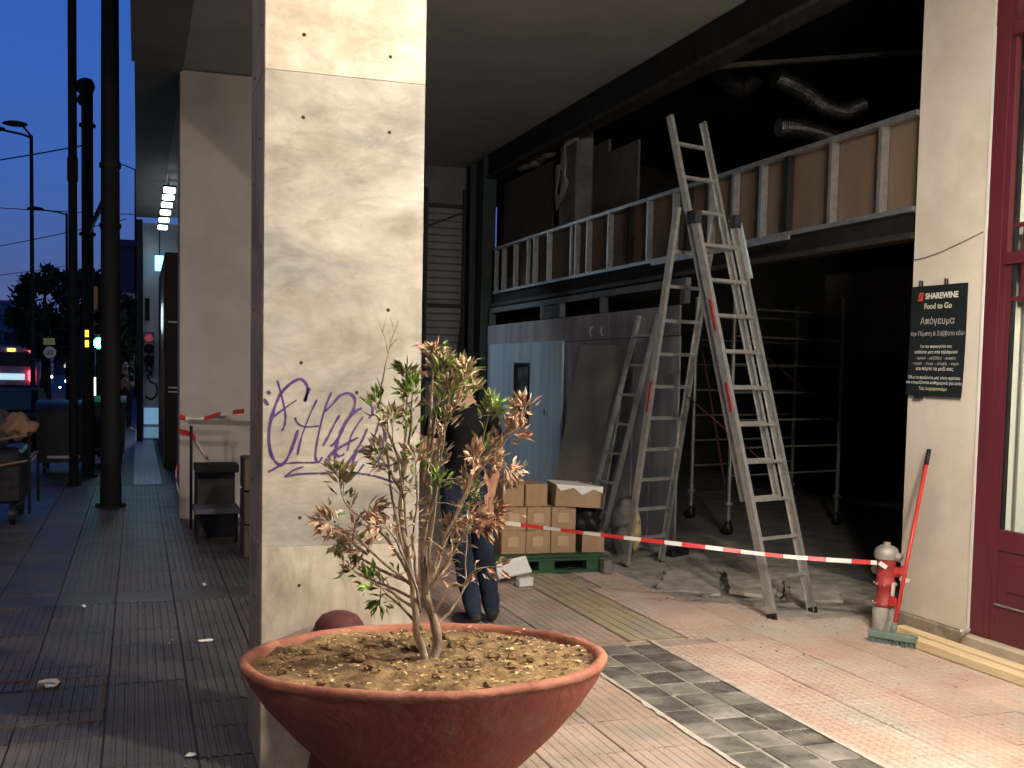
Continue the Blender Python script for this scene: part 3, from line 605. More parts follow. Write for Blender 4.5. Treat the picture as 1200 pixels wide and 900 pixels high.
# graffiti strokes, sprayed on the front slab
def stroke(px, w0, w1):
    # points given as fractions of the tag's own box (u to the right, v down)
    P = [Vector((0.482+u*0.525, 0, 1.735-v*0.61)) for u, v in px]
    Q = []
    for k in range(len(P)-1):
        p0 = P[max(k-1, 0)]; p1 = P[k]; p2 = P[k+1]; p3 = P[min(k+2, len(P)-1)]
        for s in range(7):
            t = s/7; Q.append(0.5*((2*p1)+(p2-p0)*t+(2*p0-5*p1+4*p2-p3)*t*t+(3*p1-p0-3*p2+p3)*t**3))
    Q.append(P[-1]); return Q, w0, w1
G_ = lambda x, y: ((x-45)/845.0, (y-20)/960.0)
strokes = [
 ([(365, 205), (345, 260), (335, 290), (350, 200), (300, 150), (225, 190), (165, 260), (120, 380), (98, 500), (110, 630), (160, 705), (205, 690), (250, 600), (290, 480)], 11, 13),
 ([(150, 160), (180, 260), (205, 380), (200, 450), (182, 490)], 7, 8), ([(280, 285), (200, 340), (130, 395), (95, 440)], 7, 9),
 ([(95, 755), (150, 725), (205, 690)], 10, 6), ([(415, 280), (360, 400), (310, 540), (288, 645)], 7, 9), ([(268, 400), (290, 440), (340, 460), (430, 455)], 7, 8),
 ([(512, 232), (470, 340), (430, 500), (408, 640), (425, 695), (455, 660)], 8, 9), ([(160, 712), (250, 695), (340, 695), (425, 695)], 6, 7),
 ([(570, 380), (530, 450), (490, 530), (458, 585)], 7, 8), ([(470, 360), (520, 310), (570, 255), (630, 238), (670, 270), (665, 340), (610, 440), (560, 540), (510, 590)], 9, 10),
 ([(720, 335), (660, 370), (600, 450), (560, 540), (545, 620), (540, 690), (560, 740), (600, 740), (650, 670), (720, 560), (760, 470)], 12, 8),
 ([(735, 280), (790, 320), (795, 370), (770, 400)], 8, 10), ([(730, 390), (690, 450), (650, 520), (625, 620)], 6, 6),
 ([(475, 700), (500, 660), (545, 615), (620, 570), (700, 530)], 15, 6), ([(540, 640), (570, 655), (605, 640)], 13, 8),
 ([(760, 600), (700, 620), (665, 690), (660, 780), (690, 770), (740, 710)], 8, 7), ([(770, 640), (800, 560), (830, 470), (850, 400)], 8, 6), ([(850, 400), (880, 480), (870, 600), (840, 690), (880, 740), (960, 700)], 8, 7), ([(790, 560), (850, 545), (930, 520)], 7, 6), ([(760, 775), (860, 800), (960, 835)], 6, 4), ([(205, 785), (260, 745), (330, 720)], 9, 4), ([(205, 785), (300, 768), (420, 765), (560, 762), (760, 775)], 6, 5),
 ([(90, 225), (105, 250)], 9, 8), ([(65, 280), (95, 320)], 8, 8)]
gb = MB()
for si, (pts, w0, w1) in enumerate(strokes):
    Q, _, _ = stroke([G_(*p) for p in pts], w0, w1); n = len(Q)
    yy = CY0-0.0012-0.00012*si
    L = []; R_ = []
    for k, q in enumerate(Q):
        d = (Q[min(k+1, n-1)]-Q[max(k-1, 0)]); d = d.normalized() if d.length > 1e-7 else Vector((1, 0, 0))
        nn = Vector((-d.z, 0, d.x)); w = (w0+(w1-w0)*k/n)*0.5*0.00065*1.6*(1+0.6*mnoise.noise(Vector((k*.23, si*3.1, 0)))+.25*mnoise.noise(Vector((k*.9, si, 5)))); 
        if k in (0, n-1): w *= .5
        L.append((q.x+nn.x*w, yy, q.z+nn.z*w)); R_.append((q.x-nn.x*w, yy, q.z-nn.z*w))
    for k in range(n-1): gb.quad([L[k], R_[k], R_[k+1], L[k+1]])
gb.build('graffiti', M_purple, mc)

# second column, plain plaster
c2 = thing('plaster_column', 'plain beige plastered column further along the arcade, tape across it', 'column')
MB().box((0.440, 12.0, -0.012), (1.30, 12.55, 4.905), bev=0.008).build('shaft', M_plast2, c2)

# ------------------------------------------------------------------ shop-front wall pillar, sign and door at the right
wp = thing('wall_pillar', 'cream plastered wall pillar between the gutted shop and the maroon door', 'wall')
MB().box((5.015, 5.285, 0.10), (5.30, 5.915, 4.905), bev=0.004).build('shaft', M_plast, wp)
MB().box((4.995, 5.285, 0.0), (5.30, 5.93, 0.098), bev=0.006).build('plinth', mat('plinth grime', (0.2, 0.16, 0.12), (0.36, 0.3, 0.23), 7, .8, bump=.5), wp)
MB().box((5.006, 5.262, 0.09), (5.10, 5.284, 3.86)).build('edge_trim', M_white, wp)
cbl = MB().tube([(5.008, 5.913, 2.503), (5.008, 5.80, 2.508), (5.008, 5.66, 2.53), (5.008, 5.48, 2.572), (5.008, 5.30, 2.62)], 0.0045, 6)
tag(cbl.build('wall_cable', mat('cable beige', (0.2, 0.17, 0.14), (0.25, 0.21, 0.17), 9, .6), None, True), 'thin sagging cable stapled across the cream pillar', 'cable')

def text(body, size, loc, mat_, parent, rot, name='lettering', align='CENTER', bold=0.0, ext=0.0004, sx=1.0):
    cu = bpy.data.curves.new('t', 'FONT'); cu.body = body; cu.size = size; cu.align_x = align; cu.extrude = ext; cu.offset = bold
    t = bpy.data.objects.new('t', cu); COL.objects.link(t)
    dg = bpy.context.evaluated_depsgraph_get(); me = bpy.data.meshes.new_from_object(t.evaluated_get(dg)); 
    bpy.data.objects.remove(t); bpy.data.curves.remove(cu)
    me.materials.clear(); me.materials.append(mat_)
    o = bpy.data.objects.new(name, me); COL.objects.link(o); o.parent = parent; o.location = loc; o.rotation_euler = rot; o.scale = (sx, 1, 1); return o
sg = thing('wall_sign', 'black portrait poster board with white lettering hung on the cream pillar', 'sign', (5.008, 5.65, 1.952))
sg.rotation_euler = (radians(0.6), 0, 0)
M_slate = mat('sign black', (0.010, 0.016, 0.018), (0.013, 0.018, 0.02), 5, .7, spec=.15)
b = MB(); N = 12
for k in range(N):
    z0 = -0.365+0.73*k/N; z1 = -0.365+0.73*(k+1)/N; f_ = lambda z: -0.008-0.010*(z/0.365)**2*(1 if z < 0 else .3)
    b.quad([(f_(z0), 0.252, z0), (f_(z0), -0.252, z0), (f_(z1), -0.252, z1), (f_(z1), 0.252, z1)])
    b.quad([(f_(z0)+.004, 0.252, z0), (f_(z1)+.004, 0.252, z1), (f_(z1)+.004, -0.252, z1), (f_(z0)+.004, -0.252, z0)])
    for s in (1, -1): b.quad([(f_(z0), s*.252, z0), (f_(z0)+.004, s*.252, z0), (f_(z1)+.004, s*.252, z1), (f_(z1), s*.252, z1)])
sbd = b.build('board', M_slate, sg)
RS = (pi/2, 0, -pi/2)
M_ink = mat('sign white ink', (0.62, 0.62, 0.58)); M_ink2 = mat('sign grey ink', (0.38, 0.38, 0.36)); M_cream = mat('sign cream ink', (0.6, 0.58, 0.42))
M_redi = mat('sign red ink', (0.6, 0.06, 0.03))
rows = [('SHAREWINE', 0.047, 0.278, -0.03, M_ink, .0018, 1.0), ('Food to Go', 0.046, 0.212, 0.0, M_cream, .0008, 1.0),
        ('Απόγευμα', 0.058, 0.11, 0.0, M_ink2, 0, 1.0), ('την Πέμπτη & Σάββατο εδώ', 0.035, 0.035, 0, M_ink2, 0, 0.95),
        ('Για την παραγγελία σας', 0.022, -0.045, 0, M_ink, 0, 1), ('καλέστε μας στα τηλέφωνα', 0.026, -0.083, 0, M_ink, 0, 1),
        ('- κρασί  - μεζέδες  - καφές', 0.024, -0.122, 0, M_ink2, 0, 1.1), ('- τυριά  - ψωμί  - γλυκά  - νερό', 0.024, -0.158, 0, M_ink2, 0, 1.1),
        ('και πάρτε το μαζί σας', 0.028, -0.194, 0, M_ink, 0, 1.05), ('Όλα τα προϊόντα μας είναι φρέσκα', 0.025, -0.252, 0, M_ink, 0, 1),
        ('και ετοιμάζονται καθημερινά για εσάς', 0.025, -0.285, 0, M_ink, 0, 1), ('Σας ευχαριστούμε', 0.026, -0.345+.02, 0, M_cream, 0, 1)]
sfx = lambda z: -0.0095-0.010*(z/0.365)**2*(1 if z < 0 else .3)
for body, s, z, dy, m, bo, sxx in rows:
    text(body, s*1.13, (sfx(z)-(.0022 if z < -.15 else .0008), dy, z), m, sbd, RS, 'lettering', bold=bo, sx=sxx)
b = MB(); b.quad([(-0.0128, 0.185, 0.266), (-0.0128, 0.140, 0.266), (-0.0128, 0.134, 0.322), (-0.0128, 0.172, 0.322)]); b.build('emblem', M_redi, sbd)
b = MB(); b.quad([(-0.0134, 0.174, 0.280), (-0.0134, 0.160, 0.280), (-0.0134, 0.148, 0.314), (-0.0134, 0.154, 0.314)]); b.build('emblem', M_slate, sbd)
for y in (0.17, -0.06):
    MB().tube([(-0.004, y-.012, 0.36), (-0.006, y-.012, 0.40), (-0.006, y+.012, 0.405), (-0.004, y+.012, 0.36)], 0.004, 5).build('clip', M_black, sg)
MB().box((-0.022, 0.10, -0.385), (-0.004, 0.17, -0.36)).build('clip', M_black, sg)

dr = thing('shop_door', 'maroon panelled shop door with lit glass panes and white curtain', 'door')
MB().box((5.008, 5.105, 0.105), (5.06, 5.261, 4.9)).build('jamb', M_maroon, dr)
MB().box((5.004, 5.150, 0.106), (5.0078, 5.215, 4.9)).build('jamb', M_maroon, dr)
MB().box((4.985, 4.0, 2.40), (5.06, 5.104, 2.47)).build('transom', M_maroon, dr)
MB().box((4.975, 4.0, 3.76), (5.06, 5.104, 3.84)).build('transom', M_maroon, dr)
MB().box((5.012, 5.068, 0.11), (5.05, 5.103, 2.398)).build('stile', M_maroon, dr)
MB().box((5.012, 4.0, 0.11), (5.05, 5.066, 0.33)).build('rail', M_maroon, dr)
MB().box((5.020, 4.0, 0.335), (5.05, 5.066, 0.66)).build('door_panel', M_maroon, dr)
MB().box((5.010, 4.3, 0.42), (5.019, 4.99, 0.58), bev=0.004).build('door_panel', M_maroon, dr)
MB().box((5.012, 4.0, 0.665), (5.05, 5.066, 0.79)).build('rail', M_maroon, dr)
MB().box((5.000, 4.0, 0.327), (5.0115, 5.066, 0.336)).build('bead', M_aluo, dr)
for z in (2.18, 3.55, 2.62, 4.1): MB().box((5.016, 4.0, z), (5.045, 5.066, z+0.025)).build('glazing_bar', M_maroon, dr)
MB().box((5.018, 5.052, 0.792), (5.045, 5.0665, 2.398)).build('glazing_bar', M_black, dr)
MB().box((5.018, 5.052, 2.472), (5.045, 5.0665, 4.9)).build('glazing_bar', M_black, dr)
for z0_, z1_ in ((2.206, 2.398), (2.472, 2.619)): MB().box((5.017, 4.975, z0_), (5.044, 4.995, z1_)).build('glazing_bar', M_maroon, dr)
M_gl = glass('door glass', (0.95, 0.97, 0.95), 0.06)
for a, c in ((0.792, 2.18), (2.207, 2.398), (2.473, 2.619), (2.646, 3.549), (3.576, 3.759), (3.842, 4.099), (4.126, 4.9)):
    MB().box((5.030, 4.0, a), (5.034, 5.051, c)).build('pane', M_gl, dr)
cu = thing('curtain', 'white pleated curtain behind the maroon door glass', 'curtain')
b = MB(); n = 60
for k in range(n):
    y0 = 5.27-1.6*k/n; y1 = 5.27-1.6*(k+1)/n; x = lambda y: 5.12+0.016*sin(y*31)+0.009*sin(y*57)
    b.quad([(x(y0), y0, 0.3), (x(y1), y1, 0.3), (x(y1), y1, 4.9), (x(y0), y0, 4.9)])
b.build('cloth', M_curt, cu, True)
st = thing('door_step', 'worn pale stone threshold step under the maroon door', 'step')
MB().box((4.955, 3.6, 0.0), (5.2, 5.283, 0.10), bev=0.012).build('tread', M_stone, st)
dp = MB().bar((4.99, 5.24, 0.13), (4.85, 5.16, 0.15), 0.012, 0.012)
tag(dp.build('door_stop', M_white, None), 'short white rod sticking out beside the door step', 'rod')
# shop front beyond the picture's right edge
sw = thing('neighbouring_shop', 'cream shop front wall with lit windows continuing right of the maroon door', 'wall')
MB().box((5.015, -6.0, 0), (5.3, -1.6, 4.9)).build('wall', M_plast, sw); MB().box((5.015, 3.3, 0), (5.3, 3.98, 4.9)).build('wall', M_plast, sw)
MB().box((5.015, -1.6, 0), (5.3, 3.3, 0.6)).build('wall', M_plast, sw); MB().box((5.015, -1.6, 3.2), (5.3, 3.3, 4.9)).build('wall', M_plast, sw)
MB().box((5.10, -1.6, 0.6), (5.105, 3.3, 3.2)).build('pane', M_gl, sw)
for y in (-1.55, -0.4, 0.8, 2.0, 3.25): MB().box((5.05, y-0.05, 0.6), (5.15, y+0.05, 3.2)).build('mullion', M_maroon, sw)
MB().box((5.32, -6, -0.02), (8.5, 5.65, 0.0)).build('room_floor', M_wood, sw); MB().box((5.32, -6, 4.92), (8.5, 5.65, 5.1)).build('room_ceiling', M_white, sw)
MB().box((8.5, -6, 0), (8.7, 5.65, 5.1)).build('room_wall', M_white, sw); MB().box((5.32, 5.66, 0), (8.5, 5.69, 5.1)).build('room_wall', M_white, sw)
sl = thing('shop_lamp', 'ceiling lamp inside the lit shop behind the maroon door', 'lamp', (6.0, 3.4, 4.3))
MB().lathe([(0.02, 0.55), (0.02, 0.2), (0.2, 0.12), (0.22, 0.05)], n=20).build('lamp_shade', M_black, sl, True)
for nm, loc, en in (('shop_bulb', (0, 0, -0.05), 95), ('shop_bulb', (0.4, -3.5, -0.9), 260)):
    l1 = bpy.data.lights.new(nm, 'POINT'); l1.energy = en; l1.color = (1.0, 0.90, 0.72); l1.shadow_soft_size = 0.15
    q = bpy.data.objects.new(nm, l1); COL.objects.link(q); q.parent = sl; q.location = loc

# ------------------------------------------------------------------ planter with soil
PC = Vector((0.938, 3.42, 0.0)); RZ = 0.697; RR = 0.622
pt = thing('bowl_planter', 'large terracotta red bowl planter standing in front of the marble column', 'planter', PC+Vector((0, 0, .032)))
tilt = Matrix.Translation((0, 0, RZ)) @ Matrix.Rotation(radians(-4.8), 4, 'X') @ Matrix.Translation((0, 0, -RZ))
prof = [(0.255, 0.285), (0.30, 0.315), (0.345, 0.35), (0.45, 0.452), (0.545, 0.56), (0.595, 0.635), (0.612, 0.672)]
b = MB(); b.lathe(prof, n=72, wob=0.004); b.v = [tuple(tilt @ Vector(v)) for v in b.v]; bwl = b.build('bowl', M_terra, pt, True)
b = MB(); b.lathe([(0.612, 0.671), (0.620, 0.678), (RR, 0.690), (0.618, 0.700), (0.604, 0.7045), (0.590, 0.700), (0.583, 0.685), (0.580, 0.62)], n=96)
b.v = [tuple(tilt @ (Vector(v)+0.0055*Vector((mnoise.noise(Vector(v)*9), mnoise.noise(Vector(v)*9+Vector((5, 0, 0))), mnoise.noise(Vector(v)*14))))) for v in b.v]; b.build('rim', M_terrar, bwl, True)
MB().lathe([(0.30, -0.032), (0.30, 0.03), (0.22, 0.06), (0.20, 0.2), (0.25, 0.27), (0.26, 0.30)], n=40).build('pedestal', M_dred, pt, True)
# soil
bm = bmesh.new(); bmesh.ops.create_grid(bm, x_segments=90, y_segments=90, size=0.6)
dead = [v for v in bm.verts if math.hypot(v.co.x, v.co.y) > 0.592]; bmesh.ops.delete(bm, geom=dead, context='VERTS')
for v in bm.verts:
    r = math.hypot(v.co.x, v.co.y); p = v.co.copy()
    z = 0.672+0.022*max(0, 1-(r/0.6)**2)+0.016*mnoise.noise(p*6)+0.012*mnoise.noise(p*17)+0.006*mnoise.noise(p*45)
    z -= 0.03*math.exp(-((p.x+0.18)**2+(p.y+0.38)**2)/0.012)
    z += 0.02*max(0, p.y)/0.6*max(0, -p.x+0.2)
    v.co.z = z
b = MB(); b.addbm(bm, 0, tilt); b.build('soil', M_soil, pt, True)
chips = MB(); rnd = random.Random(3)
for k in range(950):
    a = rnd.uniform(0, 2*pi); r = 0.57*math.sqrt(rnd.random()); s = rnd.uniform(.003, .010) if k > 20 else rnd.uniform(.010, .017)
    x, y = r*cos(a), r*sin(a); z = 0.676+0.022*(1-(r/0.6)**2)+0.016*mnoise.noise(Vector((x, y, 0))*6)+0.012*mnoise.noise(Vector((x, y, 0))*17)+.003
    R = Matrix.Rotation(rnd.uniform(0, 6), 4, 'Z') @ Matrix.Rotation(rnd.uniform(-.7, .7), 4, 'X')
    mi = 0 if rnd.random() < .62 else (1 if rnd.random() < .6 else 2)
    pp = [tilt @ (Vector((x, y, z)) + (R @ Vector(q))*s) for q in ((-1, -.45, 0), (1, -.4, 0.1), (.8, .5, 0), (-.7, .45, .15), (0, 0, -.5))]
    chips.quad([pp[0], pp[1], pp[2], pp[3]], mi); 
    for q in range(4): chips.quad([pp[q], pp[4], pp[(q+1) % 4]], mi)
cz = MB()
for k in range(46):
    a = rnd.uniform(0, 2*pi); r = .55*math.sqrt(rnd.random()); q_ = tilt @ Vector((r*cos(a), r*sin(a), .683+.02*(1-(r/.6)**2)+.016*mnoise.noise(Vector((r*cos(a), r*sin(a), 0))*6))); e_ = rnd.uniform(.008, .024); cz.blob(q_, (e_, e_*rnd.uniform(.7, 1.2), e_*.65), k, .6, 2)
cz.build('soil_clods', M_soil, pt)['kind'] = 'stuff'
o = chips.build('mulch', [mat('straw chip', (0.42, 0.30, 0.13), (0.55, 0.42, 0.22), 30, .8), mat('dark clod', (0.055, 0.034, 0.018), (0.10, 0.065, 0.035), 30, .95), mat('pale chip', (0.6, 0.53, 0.38), (0.66, 0.6, 0.46), 30, .8)], pt); o['kind'] = 'stuff'
# red bollard behind the planter
bo = thing('red_bollard', 'dark red round topped bollard squeezed between planter and marble column', 'bollard', (0.79, 4.215, 0))
MB().lathe([(0.13, 0.0), (0.13, 0.02), (0.115, 0.10), (0.104, 0.13), (0.104, 0.60), (0.107, 0.61), (0.107, 0.625), (0.098, 0.655), (0.075, 0.685), (0.04, 0.70), (0.001, 0.704)], n=32).build('shaft', M_dred, bo, True)
MB().lathe([(0.109, 0.595), (0.113, 0.605), (0.113, 0.62), (0.108, 0.628)], n=32).build('collar', M_terra, bo, True)

# ------------------------------------------------------------------ half-dry shrub in the planter
BR = [
  ('topdry', [(0.944, 3.36, 0.694), (0.964, 3.363, 0.803), (0.927, 3.366, 0.921), (0.917, 3.369, 1.051), (0.924, 3.371, 1.224), (0.93, 3.374, 1.454), (0.939, 3.377, 1.653), (0.942, 3.38, 1.725)]),
  ('green', [(0.929, 3.36, 0.695), (0.889, 3.351, 0.825), (0.877, 3.343, 0.943), (0.852, 3.334, 1.06), (0.824, 3.326, 1.233), (0.843, 3.317, 1.402), (0.849, 3.309, 1.57), (0.841, 3.3, 1.598)]),
  ('olive', [(0.884, 3.36, 0.939), (0.852, 3.335, 1.089), (0.825, 3.31, 1.291), (0.783, 3.285, 1.461), (0.77, 3.26, 1.517)]),
  ('bare', [(0.887, 3.36, 0.968), (0.839, 3.377, 1.111), (0.811, 3.393, 1.252), (0.79, 3.41, 1.423), (0.776, 3.427, 1.593), (0.802, 3.443, 1.708), (0.808, 3.46, 1.759)]),
  ('greendark', [(0.833, 3.36, 1.228), (0.846, 3.377, 1.425), (0.856, 3.393, 1.595), (0.851, 3.41, 1.657)]),
  ('greenbit', [(0.837, 3.36, 1.342), (0.781, 3.4, 1.481), (0.748, 3.44, 1.57)]),
  ('olive', [(0.832, 3.36, 1.271), (0.782, 3.335, 1.345), (0.733, 3.31, 1.404)]),
  ('olivedry', [(0.865, 3.36, 0.997), (0.788, 3.347, 1.117), (0.713, 3.335, 1.178), (0.64, 3.322, 1.237), (0.611, 3.31, 1.35)]),
  ('dry', [(0.872, 3.36, 0.968), (0.77, 3.33, 1.05), (0.678, 3.3, 1.129), (0.603, 3.27, 1.177), (0.565, 3.24, 1.202)]),
  ('olive2', [(0.872, 3.36, 0.974), (0.769, 3.385, 1.02), (0.687, 3.41, 1.067), (0.642, 3.435, 1.108), (0.63, 3.46, 1.098)]),
  ('dry', [(0.72, 3.36, 1.075), (0.671, 3.377, 1.116), (0.711, 3.393, 1.198), (0.758, 3.41, 1.2)]),
  ('drysmall', [(0.878, 3.36, 0.925), (0.785, 3.387, 0.967), (0.717, 3.413, 0.993), (0.673, 3.44, 1.025)]),
  ('greenbit', [(0.897, 3.36, 0.88), (0.806, 3.327, 0.95), (0.74, 3.293, 0.988), (0.705, 3.26, 1.011)]),
  ('greenbit', [(0.913, 3.36, 0.821), (0.842, 3.377, 0.894), (0.787, 3.393, 0.937), (0.776, 3.41, 0.899)]),
  ('greenolive', [(0.926, 3.36, 0.937), (0.932, 3.34, 1.114), (0.952, 3.32, 1.344), (0.964, 3.3, 1.515), (0.974, 3.28, 1.614)]),
  ('greenolive', [(0.932, 3.36, 1.11), (0.959, 3.372, 1.281), (0.984, 3.385, 1.453), (1.046, 3.398, 1.568), (1.073, 3.41, 1.611)]),
  ('greenolive', [(0.93, 3.36, 1.225), (0.935, 3.35, 1.455), (0.953, 3.34, 1.598), (0.964, 3.33, 1.683)]),
  ('dryolive', [(0.937, 3.36, 1.34), (0.981, 3.327, 1.485), (1.005, 3.293, 1.572), (1.016, 3.26, 1.67)]),
  ('green', [(0.925, 3.36, 0.966), (0.976, 3.34, 1.112), (1.042, 3.32, 1.257), (1.079, 3.3, 1.373), (1.105, 3.28, 1.516), (1.115, 3.26, 1.546)]),
  ('rust', [(1.055, 3.36, 1.252), (1.108, 3.343, 1.354), (1.177, 3.327, 1.427), (1.216, 3.31, 1.471)]),
  ('rust', [(1.098, 3.36, 1.352), (1.166, 3.38, 1.379), (1.221, 3.4, 1.332), (1.244, 3.42, 1.315)]),
  ('rust', [(1.113, 3.36, 1.367), (1.174, 3.32, 1.456), (1.225, 3.28, 1.516), (1.219, 3.24, 1.541)]),
  ('dry', [(1.064, 3.36, 1.266), (1.067, 3.3, 1.345), (1.053, 3.24, 1.393)]),
  ('rust', [(0.92, 3.36, 0.937), (0.975, 3.33, 1.027), (1.024, 3.3, 1.117), (1.058, 3.27, 1.164), (1.092, 3.24, 1.176)]),
  ('rust', [(1.042, 3.36, 1.106), (1.096, 3.343, 1.195), (1.136, 3.327, 1.196), (1.161, 3.31, 1.192)]),
  ('rust', [(0.94, 3.36, 0.965), (1.008, 3.393, 1.029), (1.032, 3.427, 1.096), (1.051, 3.46, 1.149)]),
  ('tiny', [(0.956, 3.36, 0.877), (1.01, 3.345, 0.965), (1.051, 3.33, 0.966), (1.09, 3.315, 1.02), (1.176, 3.3, 1.025)]),
  ('tiny', [(0.963, 3.36, 0.833), (1.024, 3.385, 0.882), (1.076, 3.41, 0.949), (1.084, 3.435, 1.093), (1.102, 3.46, 1.208)]),
  ('greenbit', [(0.909, 3.36, 1.024), (0.908, 3.31, 1.176), (0.922, 3.26, 1.267), (0.921, 3.21, 1.328)]),
  ('olive', [(0.89, 3.36, 0.968), (0.862, 3.307, 1.121), (0.857, 3.253, 1.269), (0.835, 3.2, 1.412)]),
  ('olive2', [(0.926, 3.36, 0.937), (0.98, 3.4, 1.043), (1.065, 3.44, 1.211), (1.114, 3.48, 1.265)]),
  ('dry', [(0.903, 3.36, 0.88), (0.87, 3.31, 0.979), (0.81, 3.26, 1.103), (0.747, 3.21, 1.182), (0.703, 3.16, 1.191)]),
]
shb = thing('shrub', 'half dead shrub with dry brown and green leaf tufts growing in the planter', 'shrub', (0, 0, 0))
rs = random.Random(11)
LM = [mat('leaf fresh green', (0.26, 0.42, 0.07), (0.46, 0.60, 0.16), 40, .5), mat('leaf green', (0.08, 0.17, 0.025), (0.17, 0.27, 0.06), 40, .5),
      mat('leaf olive', (0.28, 0.25, 0.12), (0.46, 0.41, 0.23), 40, .6), mat('leaf tan', (0.52, 0.40, 0.26), (0.70, 0.58, 0.41), 40, .7),
      mat('leaf rust', (0.46, 0.22, 0.13), (0.64, 0.40, 0.27), 40, .7), mat('leaf brown', (0.28, 0.185, 0.12), (0.42, 0.30, 0.20), 40, .7)]
MIX = {'topdry': ([4, 4, 5, 3, 1], .10, 38), 'green': ([0, 0, 1, 1, 2], .16, 52), 'olive': ([2, 2, 3, 3, 1, 5], .34, 46), 'bare': ([2], .0, 0), 'greendark': ([1, 1, 2, 5], .12, 30),
       'greenbit': ([0, 1, 1], .10, 16), 'olivedry': ([2, 3, 5, 3, 1], .30, 46), 'dry': ([3, 4, 5, 3, 4], .20, 46), 'olive2': ([1, 2, 2, 1, 3], .22, 42), 'drysmall': ([4, 5, 1], .10, 16),
       'greenolive': ([0, 1, 2, 3, 2, 3], .30, 66), 'dryolive': ([3, 2, 4, 0], .22, 42), 'rust': ([4, 4, 3, 3, 5], .18, 46), 'tiny': ([4, 3], .12, 12)}
def catmull(P, n=6):
    P = [Vector(p) for p in P]; Q = []
    for k in range(len(P)-1):
        p0 = P[max(k-1, 0)]; p1 = P[k]; p2 = P[k+1]; p3 = P[min(k+2, len(P)-1)]
        for s in range(n):
            t = s/n; Q.append(0.5*((2*p1)+(p2-p0)*t+(2*p0-5*p1+4*p2-p3)*t*t+(3*p1-p0-3*p2+p3)*t**3))
    Q.append(P[-1]); return Q
def leaf(b, p, d, L, W, mi, roll, curl):
    d = d.normalized(); a = d.cross(Vector((0, 0, 1))); a = a.normalized() if a.length > .05 else Vector((1, 0, 0))
    a = (Matrix.Rotation(roll, 3, d) @ a); nrm = a.cross(d)
    mid = p+d*L*.5+nrm*L*curl; tip = p+d*L-nrm*L*curl*.6
    b.quad([p, mid-a*W+nrm*W*.5, mid], mi); b.quad([p, mid, mid+a*W+nrm*W*.5], mi)
    b.quad([mid-a*W+nrm*W*.5, tip, mid], mi); b.quad([mid, tip, mid+a*W+nrm*W*.5], mi)
fresh = MB(); dryf = MB()
BR = [(k_, [(x, y, .69+(z-.69)*1.045) for x, y, z in P_]) for k_, P_ in BR]
for bi, (kd, P) in enumerate(BR):
    Q = catmull(P); n = len(Q); main = bi < 2
    for k in range(1, n): Q[k] = Q[k]+Vector((mnoise.noise(Q[k]*14+Vector((bi, 0, 0))), mnoise.noise(Q[k]*14+Vector((0, bi, 0))), 0))*0.008
    if main: Q[0] = Q[0]-Vector((0, 0, .05)); 
    r0 = 0.019 if bi == 0 else 0.0145 if bi == 1 else 0.0062
    rad = [max(0.0016, r0*(1-k/(n-1))**(0.9 if main else .7)*(1+.15*mnoise.noise(Vector((k*.5, bi, 0))))) for k in range(n)]
    MB().tube(Q, rad, 8 if main else 6).build('stem' if main else 'branch', M_bark, shb, True)
    mats, span, cnt = MIX[kd]
    tot = sum((Q[k+1]-Q[k]).length for k in range(n-1))
    # side twigs with leaf whorls
    tw = []
    ln = 0
    for k in range(n-1, 0, -1):
        ln += (Q[k]-Q[k-1]).length
        if ln < span*1.3 and kd != 'bare': tw.append((k, ln))
    for q in range(int(cnt*1.7)):
        k, ln = tw[int(len(tw)*rs.random()**2.1)] if tw else (n-1, 0)
        if rs.random() < .4: k = n-1-rs.randrange(min(3, n-1))
        p = Q[k].lerp(Q[k-1], rs.random()); ax = (Q[k]-Q[k-1]).normalized()
        ph = rs.uniform(0, 2*pi); s = ax.cross(Vector((cos(ph), sin(ph), .3))); s = s.normalized() if s.length > .01 else Vector((1, 0, 0))
        opn = rs.uniform(.35, 1.25) if kd not in ('rust', 'topdry') else rs.uniform(.2, 1.5)
        d = ax*cos(opn)+s*sin(opn)+Vector((0, 0, .25 if kd in ('green', 'greenbit', 'greenolive') else -.1))
        off = s*rs.uniform(0, .03); mi = rs.choice(mats)
        if kd in ('greenolive', 'olive', 'dryolive') and ln > span*.6 and mi < 2: mi = rs.choice((2, 3))
        leaf(fresh if mi < 2 else dryf, p+off, d, rs.uniform(.028, .062)*(.8 if kd == 'tiny' else 1), rs.uniform(.0048, .0092), mi, rs.uniform(-1.3, 1.3), rs.uniform(-.16, .16))
    # thin twiglets
    tb = MB()
    for q in range(4 if not main else 8):
        k = rs.randrange(n//3, n-1); p = Q[k]; d = Vector((rs.uniform(-1, 1), rs.uniform(-1, 1), rs.uniform(-.1, 1.1))).normalized(); L = rs.uniform(.03, .10)
        m_ = p+d*L*.5+Vector((0, 0, .006)); tb.tube([p, m_, p+d*L], [.0022, .0016, .0008], 4)
        if kd not in ('bare',):
            for z in range(rs.randrange(0, 3)): leaf(dryf, p+d*L*rs.uniform(.6, 1), d+Vector((rs.uniform(-.8, .8), rs.uniform(-.8, .8), rs.uniform(-.4, .4))), rs.uniform(.02, .04), .005, rs.choice((3, 4, 5, 2)), rs.uniform(-1, 1), .1)
    tb.build('twigs', M_bark, shb)['kind'] = 'stuff'
tb = MB()
for sx_ in (-1, 1):
    p = Vector(BR[3][1][-2]); tb.tube([p, p+Vector((.012*sx_, 0, .05)), p+Vector((.035*sx_, .01, .11))], [.0025, .002, .001], 5)
    q = p+Vector((.02*sx_, 0, .07)); tb.tube([q, q+Vector((-.012*sx_, .01, .05))], [.0015, .0008], 4)
tb.build('twigs', M_bark, shb)['kind'] = 'stuff'
